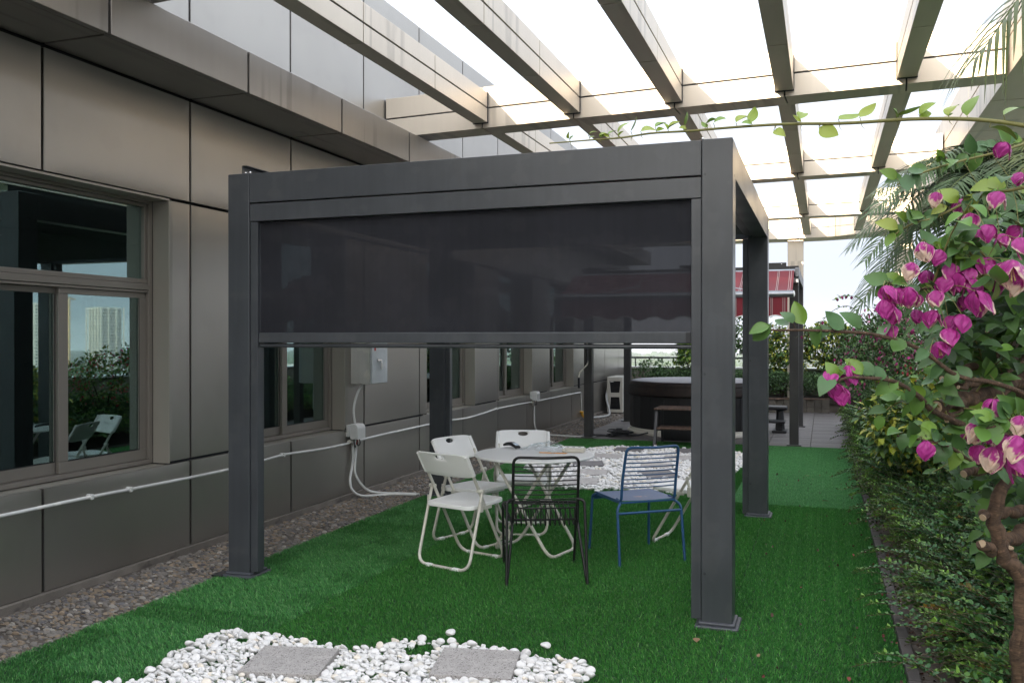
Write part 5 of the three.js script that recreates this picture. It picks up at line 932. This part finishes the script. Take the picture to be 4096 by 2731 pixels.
const FLOWERS = [[0.251, 1.833, -2.635, 1, 1], [0.228, 1.777, -2.606, 1, 0.9], [0.301, 1.817, -2.653, 0.9, 0.1], [0.151, 1.716, -2.557, 0.85, 0.1], [0.151, 1.677, -2.557, 0.95, 0], [0.175, 1.661, -2.587, 0.9, 0.1], [0.181, 1.71, -2.611, 0.9, 0.4], [0.214, 1.71, -2.601, 1, 0.5], [0.248, 1.701, -2.656, 0.7, 1], [0.286, 1.705, -2.648, 0.9, 0.7], [0.327, 1.78, -2.684, 1, 0.5], [0.32, 1.745, -2.681, 0.9, 0.3], [0.343, 1.754, -2.668, 0.9, 0.4], [0.376, 1.77, -2.701, 0.9, 0.2], [0.386, 1.734, -2.683, 1, 0], [0.408, 1.791, -2.733, 1.1, 0.3], [0.425, 1.775, -2.718, 1, 0.5], [0.472, 1.772, -2.66, 1.25, 0.8], [0.46, 1.778, -2.709, 1, 0.3], [0.487, 1.741, -2.676, 1, 0.9], [0.381, 1.69, -2.618, 1.25, 0.35], [0.283, 1.652, -2.668, 0.9, 0.3], [0.328, 1.64, -2.726, 0.8, 0.1], [0.352, 1.637, -2.65, 1, 0.05], [0.318, 1.598, -2.659, 1, 0.25], [0.295, 1.565, -2.672, 0.9, 0.05], [0.172, 1.612, -2.628, 0.8, 0.1], [0.487, 1.836, -2.666, 1.1, 0.5], [0.506, 1.885, -2.747, 0.9, 0.6], [0.419, 1.41, -2.589, 1.1, 0.85], [0.383, 1.351, -2.576, 1.15, 0.9], [0.479, 1.37, -2.567, 1.1, 1], [0.456, 1.319, -2.602, 1, 0.8], [0.466, 1.318, -2.542, 1.2, 0.9], [0.26, 1.297, -2.596, 1, 0.1], [0.39, 1.29, -2.6, 1, 0.6], [0.417, 1.283, -2.567, 1.25, 0.9], [0.464, 1.263, -2.605, 1.2, 0.05], [0.015, 1.491, -2.488, 0.9, 0], [0.024, 1.453, -2.491, 0.95, 0], [0.039, 1.445, -2.507, 0.9, 0.05], [0.062, 1.502, -2.526, 0.9, 0.05], [0.538, 2.188, -3.108, 0.9, 0.4], [0.518, 2.043, -2.783, 0.7, 0.1], [0.301, 1.991, -2.759, 0.85, 1], [0.39, 1.929, -2.791, 0.95, 0.9], [0.278, 1.771, -2.751, 0.8, 0.2], [0.455, 1.743, -2.761, 0.9, 0.2], [0.371, 1.697, -2.784, 0.8, 0.1], [0.243, 1.659, -2.738, 0.8, 0.2]];
// ---------------------------------------------------------------- the near bougainvillea: thick pruned limbs, thorny shoots, single leaves and papery bracts
function bract(margin, seed, bulge) {                    // base at the origin, hanging along +z, outer side +y
  const n = 14, m = 6, pos = [], col = [], idx = [], uv = [], bend = 0.5 * (hash(seed, 1, 1) - 0.5);
  for (let i = 0; i <= n; i++) for (let j = -m; j <= m; j++) {
    const t = i / n, s = j / m, w = 0.39 * Math.pow(Math.sin(Math.PI * Math.pow(t * 0.985 + 0.008, 0.84)), 0.80) * (1 - 0.12 * t * t), x = w * s;
    const y = bulge * Math.sin(Math.PI * Math.pow(t, 0.75)) - 0.50 * x * x + 0.022 * Math.sin(s * 7 + t * 6 + seed) + 0.018 * Math.cos(t * 17 + Math.abs(s) * 9) - 0.022 * Math.exp(-s * s * 30) + (t > 0.7 ? (t - 0.7) * bend : 0);
    pos.push(x, y, t); uv.push(s, t);
    const ns = fbm((s + 1) / 2, t, 6, 4, seed), e = smooth(0.05, 1, t) * 0.70 + 0.42 * s * s * s * s + 0.5 * (hash(seed, 4, 2) - 0.5) * s * (0.3 + t), pale = margin < 0.02 ? 0 : smooth(0.0, 0.07, e - (1.1 - 0.85 * margin) + 0.65 * (ns - 0.5) - 0.10 * Math.exp(-s * s * 20));
    const v = 0.82 + 0.36 * ns, a = [0.46 * v, 0.028 * v, 0.275 * v], c = [0.78 * v, 0.60 * v, 0.47 * v]; col.push(...a.map((q, k) => lerp(q, c[k], pale)));
    if (i && j > -m) { const W = 2 * m + 1, o = i * W + j + m; idx.push(o - W - 1, o - 1, o - W, o - W, o - 1, o); }
  }
  return geo(pos, null, uv, idx, col);
}
function flowerGeo(margin, seed) {
  const list = [];
  for (let k = 0; k < 3; k++) { const g = bract(clamp(margin + (k - 1) * 0.15 * (margin > 0 ? 1 : 0), 0, 1), seed + k * 7, 0.15); g.scale(1.12, 1, 1 - 0.1 * hash(seed, k, 3)); g.rotateX(0.12 - 0.62 * hash(seed, k, 9)); g.translate(0, 0.05, 0); g.rotateZ(k * 2.094 + seed + 0.5 * hash(seed, k, 5)); list.push(g); }
  return merge(list);
}
{
  const FL = []; for (let i = 0; i < 6; i++) FL.push(flowerGeo(i / 5 * 0.82, i * 3 + 1), flowerGeo(i / 5 * 0.82, i * 5 + 40));
  const base = [0.6, 0.1, -2.95], rnd = RNG(2024);
  const p = thing('bougainvillea', 'near bougainvillea with thick pruned limbs, large leaves and magenta papery flowers', 'bougainvillea', base);
  const rel = q => [q[0] - base[0], q[1] - base[1], q[2] - base[2]];
  let leaves = 0; const restM = [], restC = [];
  const addLeaf = (parent, at, dir, up, s, young) => {
    if (leaves < 292) { leaves++; const l = part('leaf', LEAF[Math.floor(rnd() * 4)], rnd.pick(young ? M.youngLeaves : M.leaves), parent); l.position.copy(at); l.quaternion.copy(facing(dir, up)); l.scale.setScalar(s); }
    else { restM.push(M4(at, facing(dir, up), s)); const q = rnd.r(0.7, 1.2), c = rnd.pick(FRESH); restC.push(lin(c[0] * q, c[1] * q, c[2] * q)); }
  };
  const petiole = (a, d, l) => sweep([a, a.clone().addScaledVector(d, l * 0.6).add(V(0, 0.002, 0)), a.clone().addScaledVector(d, l)], () => 0.0011, 5);
  const all = {};
  for (const [k, [r0, r1, pts]] of Object.entries(BRANCHES)) {
    const thick = k.startsWith('limb') || k === 'trunk', n = thick ? 36 : 70, P = curvePts(pts.map(rel), n); all[k] = P;
    const wob = RNG(k.length * 31 + pts.length), ph = wob() * 6;
    if (thick) P.forEach((q, i) => { q.x += 0.007 * Math.sin(i * 0.7 + ph) + 0.004 * Math.sin(i * 1.9); q.y += 0.005 * Math.sin(i * 0.9 + ph * 2); });
    const list = [sweep(P, u => lerp(r0, r1, u) * (thick ? 1 + 0.10 * Math.sin(u * 21 + ph) + 0.05 * Math.sin(u * 57) : 1), thick ? 12 : 7)];
    const stemMat = thick ? M.bark : k === 'twig' || k === 'u1' || k === 'u4' ? M.greenStem : M.bark;
    const b = part('branch', list, stemMat, p);
    if (thick && k !== 'trunk') { const e = P.at(-1), d = e.clone().sub(P.at(-3)).normalize(); const c = new THREE.CylinderGeometry(r1 * 0.93, r1 * 0.93, 0.003, 12); c.applyQuaternion(new THREE.Quaternion().setFromUnitVectors(V(0, 1, 0), d)); c.translate(e.x + d.x * 0.001, e.y + d.y * 0.001, e.z + d.z * 0.001); part('cut_end', strip(c), M.cutWood, b); }
    if (!thick) {
      const extra = [], step = k === 'twig' ? 2.4 : k === 'mid' ? 3.8 : 3.1; let s = 1;
      for (let i = k === 'twig' ? 4 : 14; i < n; i += step * rnd.r(0.75, 1.25)) {
        const q = P[Math.min(n, Math.floor(i))].clone(), T = P[Math.min(n, Math.floor(i) + 1)].clone().sub(P[Math.max(0, Math.floor(i) - 1)]).normalize(); s = -s;
        const u = i / n, young = k === 'twig' || (k === 'u1' && rnd() < 0.5);
        const big = k === 'twig' ? lerp(0.074, 0.036, u) : k === 'mid' ? lerp(0.064, 0.062, u) : 0.060;
        const up = k === 'twig' ? (rnd() < 0.82 ? 1 : -1) : rnd.r(-1.1, 0.9), pd = V(T.x * 0.3, k === 'twig' ? up : 0.3 + 0.5 * rnd(), rnd.g() * 0.5 + 0.2).normalize();
        const pl = rnd.r(0.008, 0.02), e = q.clone().addScaledVector(pd, pl); extra.push(petiole(q, pd, pl));
        const dir = k === 'twig' ? V(-T.x * 0.2 + rnd.r(-0.2, 0.9), up * rnd.r(0.1, 0.8), rnd.g() * 0.6) : V(T.x * 0.5 + rnd.g() * 0.5, up, rnd.g() * 0.6 + 0.25);
        addLeaf(b, e, dir, k === 'twig' ? V(-0.5 + rnd.g() * 0.5, 0.8, 0.6 + rnd.g() * 0.4) : V(rnd.g() * 0.5, 0.5, 0.9), big * rnd.r(0.75, 1.2), young);
        if (k === 'twig' && rnd() < 0.5) addLeaf(b, q.clone().addScaledVector(pd, 0.006), V(rnd.g(), up * 0.5, rnd.g()), V(rnd.g(), 0.7, 0.7), big * 0.55, true);
        if (rnd() < 0.5) { const d = V(rnd.g() * 0.25, -1, rnd.g() * 0.4).normalize(), h = rnd.r(0.014, 0.026); extra.push(sweep([q, q.clone().addScaledVector(d, h * 0.5), q.clone().addScaledVector(d, h).add(V(0.005, 0.002, 0))], v => lerp(0.0016, 0.0003, v), 5)); }
      }
      if (extra.length) part('thorns', extra, stemMat, b);
    }
  }
  // leafy side shoots off the limbs
  for (let i = 0; i < 42; i++) {
    const k = rnd.pick(['limb1', 'limb4', 'limb5', 'limb7', 'limb8', 'limb9', 'limb10', 'limb6', 'u2', 'u3', 'low', 'lo2']), P = all[k], q = P[Math.floor(rnd.r(0.05, k.startsWith('limb') ? 0.45 : 0.6) * P.length)];
    const L = rnd.r(0.12, 0.32), d = V(rnd.r(-0.9, 0.5), rnd.r(-0.2, 1.0), rnd.r(-0.3, 1.0)).normalize(), S = curvePts([[q.x, q.y, q.z], [q.x + d.x * L * 0.5, q.y + d.y * L * 0.5 + 0.02, q.z + d.z * L * 0.5], [q.x + d.x * L, q.y + d.y * L - 0.02, q.z + d.z * L]], 16);
    const b = part('branch', sweep(S, u => lerp(0.0035, 0.0015, u), 5), M.greenStem, p);
    for (let j = 3; j <= 16; j += 2) addLeaf(b, S[j], V(d.x * 0.5 + rnd.g() * 0.7, rnd.r(-0.8, 0.6), rnd.g() * 0.7 + 0.2), V(rnd.g() * 0.5, 0.8, 0.6), rnd.r(0.042, 0.072), false);
  }
  // leaves that close the bush above and below the bare limbs
  for (let i = 0; i < 1900; i++) { const lo = rnd() < 0.3, z = rnd.r(-4.3, lo ? -3.15 : -2.75), x = -z * rnd.r(0.112, 0.23), y = lo ? rnd.r(0.85, 1.35) : 1.60 + 0.42 * Math.pow(rnd(), 1.2) * smooth(0.10, 0.17, -x / z) + rnd.r(-0.08, 0.05); if (lo && -x / z < 0.15) continue; restM.push(M4(V(...rel([x, y, z])), facing(V(rnd.g() - 0.3, rnd.r(-0.9, 0.6), rnd.g() + 0.3), V(rnd.g() * 0.5, 0.8, 0.5)), rnd.r(0.045, 0.075))); const c = rnd.pick(DEEP.concat(FRESH)), k = rnd.r(0.8, 1.3); restC.push(lin(c[0] * k, c[1] * k, c[2] * k)); }
  // leaves deeper in the bush
  for (let i = 0; i < 900; i++) { const q = V(rnd.r(0.38, 1.25), 0, rnd.r(-4.1, -3.1)); q.y = 1.25 + rnd.r(-0.5, 0.75) * (0.55 + 0.6 * (q.x - 0.38)) + 0.1; restM.push(M4(V(...rel(q.toArray())), facing(V(rnd.g() - 0.3, rnd.r(-0.9, 0.7), rnd.g() + 0.3), V(rnd.g() * 0.5, 0.8, 0.5)), rnd.r(0.045, 0.075))); const c = rnd.pick(DEEP.concat(FRESH)), k = rnd.r(0.8, 1.3); restC.push(lin(c[0] * k, c[1] * k, c[2] * k)); }
  inst('leaves', LEAF[0], M.foliage, restM, p, restC);
  const more = []; for (let i = 0; i < 16; i++) { const z = rnd.r(-3.2, -2.4), r = rnd.r(0.11, 0.2); more.push([-z * r, rnd.pick([rnd.r(1.72, 1.98), rnd.r(1.15, 1.4)]), z, rnd.r(0.75, 1.05), rnd() * 0.9]); }
  for (const [x, y, z, s, m] of [...FLOWERS, ...more]) {
    const f = part('flower', FL[clamp(Math.round(m * 5), 0, 5) * 2 + (rnd() < 0.5 ? 1 : 0)], M.petal, p), q = V(...rel([x, y + 0.03 * s, z]));
    f.position.copy(q); f.quaternion.copy(facing(V(rnd.g() * 0.28, -1, rnd.g() * 0.28), V(rnd.g(), 0, 1))); f.scale.setScalar(0.060 * s * rnd.r(0.9, 1.1));
    // the stalk up to the nearest shoot
    let best = null, bd = 1e9; for (const P of Object.values(all)) for (const v of P) { const d = v.distanceTo(q) + (v.y < q.y ? 0.05 : 0); if (d < bd) { bd = d; best = v; } }
    if (bd < 0.3) { const st = part('stalk', sweep(curvePts([[q.x, q.y, q.z], [lerp(q.x, best.x, 0.4), Math.max(q.y, best.y) * 0.5 + q.y * 0.5 + 0.01, lerp(q.z, best.z, 0.4)], [best.x, best.y, best.z]], 8), () => 0.0011, 5), M.greenStem, f); f.updateMatrix(); st.applyMatrix4(f.matrix.clone().invert()); }
    const sg = []; for (let k = 0; k < 3; k++) sg.push(sweep([V(0, 0, 0.12), V(Math.cos(k * 2.1) * 0.05, Math.sin(k * 2.1) * 0.05, 0.55), V(Math.cos(k * 2.1) * 0.07, Math.sin(k * 2.1) * 0.07, 0.72)], u => lerp(0.016, 0.03, u), 5)); part('stamen', sg, M.stamen, f);
  }
}
// ---------------------------------------------------------------- far away: towers mirrored in the windows, road masts, trees
{
  const pale = std(lin(0.62, 0.60, 0.56), 0.9), grey = std(lin(0.36, 0.36, 0.37), 0.9), dark = std(lin(0.10, 0.11, 0.12), 0.6);
  const tower = (label, x, z, turn, w, d, h, open) => {
    const t = thing('tower_block', label, 'tower', [x, -32, z], turn), H = h + 32, n = Math.floor(H / 3.2);
    part('core', bl(-w / 2 + (open ? 3 : 0.4), w / 2 - (open ? 3 : 0.4), 0, H, -d / 2 + (open ? 3 : 0.4), d / 2 - (open ? 3 : 0.4), 0), open ? grey : pale, t);
    const fl = []; for (let i = 0; i <= n; i++) fl.push(bl(-w / 2, w / 2, i * 3.2, i * 3.2 + (open ? 0.5 : 0.9), -d / 2, d / 2, 0)); part('floor_slabs', fl, pale, t).userData.kind = 'stuff';
    if (open) { const c = []; for (let i = 0; i < 6; i++) for (let j = 0; j < 4; j++) c.push(bl(-w / 2 + 0.3 + i * (w - 1.4) / 5, -w / 2 + 1.1 + i * (w - 1.4) / 5, 0, H, -d / 2 + 0.3 + j * (d - 1.4) / 3, -d / 2 + 1.1 + j * (d - 1.4) / 3, 0)); part('columns', c, pale, t).userData.kind = 'stuff'; }
    else { const wd = []; for (let i = 0; i < n; i++) for (let k = 0; k < 6; k++) for (const s of [-1, 1]) { wd.push(bl(-w / 2 + (k + 0.25) * w / 6, -w / 2 + (k + 0.75) * w / 6, i * 3.2 + 1, i * 3.2 + 2.9, s * (d / 2 - 0.36) - 0.04, s * (d / 2 - 0.36) + 0.04, 0), bl(s * (w / 2 - 0.36) - 0.04, s * (w / 2 - 0.36) + 0.04, i * 3.2 + 1, i * 3.2 + 2.9, -d / 2 + (k + 0.25) * d / 6, -d / 2 + (k + 0.75) * d / 6, 0)); } part('windows', wd, dark, t).userData.kind = 'stuff'; part('roof_house', bl(-w / 4, w / 4, H, H + 4, -d / 4, d / 4, 0), pale, t); }
  };
  tower('unfinished concrete tower with open floors mirrored in the near window', 690, -715, 0.3, 30, 26, 34, true);
  tower('pale residential tower mirrored in the near window, left of the unfinished one', 735, -655, 0.5, 24, 24, 37, false);
  tower('slim pale residential tower, the last to the left in the near window', 800, -600, 0.2, 20, 24, 36, false);
  tower('pale residential tower mirrored behind the unfinished one', 650, -790, 0.1, 22, 22, 31, false);
  const c = thing('tower_crane', 'tall yellow tower crane standing beside the unfinished tower', 'crane', [712, -32, -690]);
  part('mast', bl(-1, 1, 0, 76, -1, 1, 0), std(lin(0.6, 0.4, 0.2), 0.8), c); part('jib', bl(-16, 40, 74.5, 76, -0.7, 0.7, 0).rotateY(0.9), std(lin(0.6, 0.4, 0.2), 0.8), c);
}
{
  const mast = std(lin(0.75, 0.75, 0.73), 0.6), rnd = RNG(70);
  const a = thing('street_mast', 'pale lamp mast with a double arm on the far road', 'mast', [0, -32, 0], 0, 'masts along the far road');
  part('pole', bl(-0.22, 0.22, 0, 11, -0.22, 0.22, 0), mast, a); part('arm', bl(-3.2, 3.2, 10.6, 10.95, -0.18, 0.18, 0), mast, a);
  const at = []; for (let i = 0; i < 16; i++) at.push([-300 + i * 17 + rnd.r(-5, 5), -560 - rnd.r(0, 260)]);
  at.forEach(([x, z], i) => { const m = i ? a.clone() : a; if (i) { m.name = numbered('street_mast'); scene.add(m); } m.position.set(x, -32, z); m.rotation.set(0, rnd.r(-0.4, 0.4), 0); });
  const hm = thing('light_tower', 'tall pale floodlight mast rising behind the bougainvillea', 'mast', [20, -32, -240]);
  part('pole', bl(-0.35, 0.35, 0, 42.6, -0.35, 0.35, 0), mast, hm); part('arm', [bl(-3.8, 3.8, 42.3, 42.7, -0.2, 0.2, 0), bl(-3.6, 0, 35.6, 36, -0.2, 0.2, 0)], mast, hm);
  const road = []; for (const [z, y] of [[-620, -27], [-760, -25]]) road.push(bl(-900, 700, y, y + 1.2, z - 7, z + 7, 0));
  struct('far_road', road, std(lin(0.5, 0.49, 0.47), 0.9));
  const mats = [], cols = []; for (let i = 0; i < 5200; i++) { const z = -260 - 1500 * rnd() ** 1.3, x = rnd.r(-1, 1) * (200 + -z * 0.8) - 0.1 * -z, s = rnd.r(3, 6.5); if (Math.abs(z + 620) < 16 || Math.abs(z + 760) < 16) continue; mats.push(M4(V(x, -32 + s * 0.6, z), Q(rnd.r(0, 6), 0, 0), V(s * rnd.r(0.8, 1.4), s * rnd.r(0.8, 1.2), s))); const k = rnd.r(0.7, 1.3); cols.push(lin(0.06 * k, 0.10 * k, 0.04 * k)); }
  const g = new THREE.IcosahedronGeometry(1, 2), p = g.attributes.position; for (let i = 0; i < p.count; i++) { const k = 0.78 + 0.44 * vnoise(p.getX(i) * 3 + 9, p.getY(i) * 3 + p.getZ(i) * 4 + 9, 64, 3); p.setXYZ(i, p.getX(i) * k, p.getY(i) * k, p.getZ(i) * k); } g.computeVertexNormals();
  inst('far_trees', g, std(lin(1, 1, 1), 0.95), mats, scene, cols).userData.label = 'hazy far-off trees below the railing';
}
renderer.render(scene, camera);
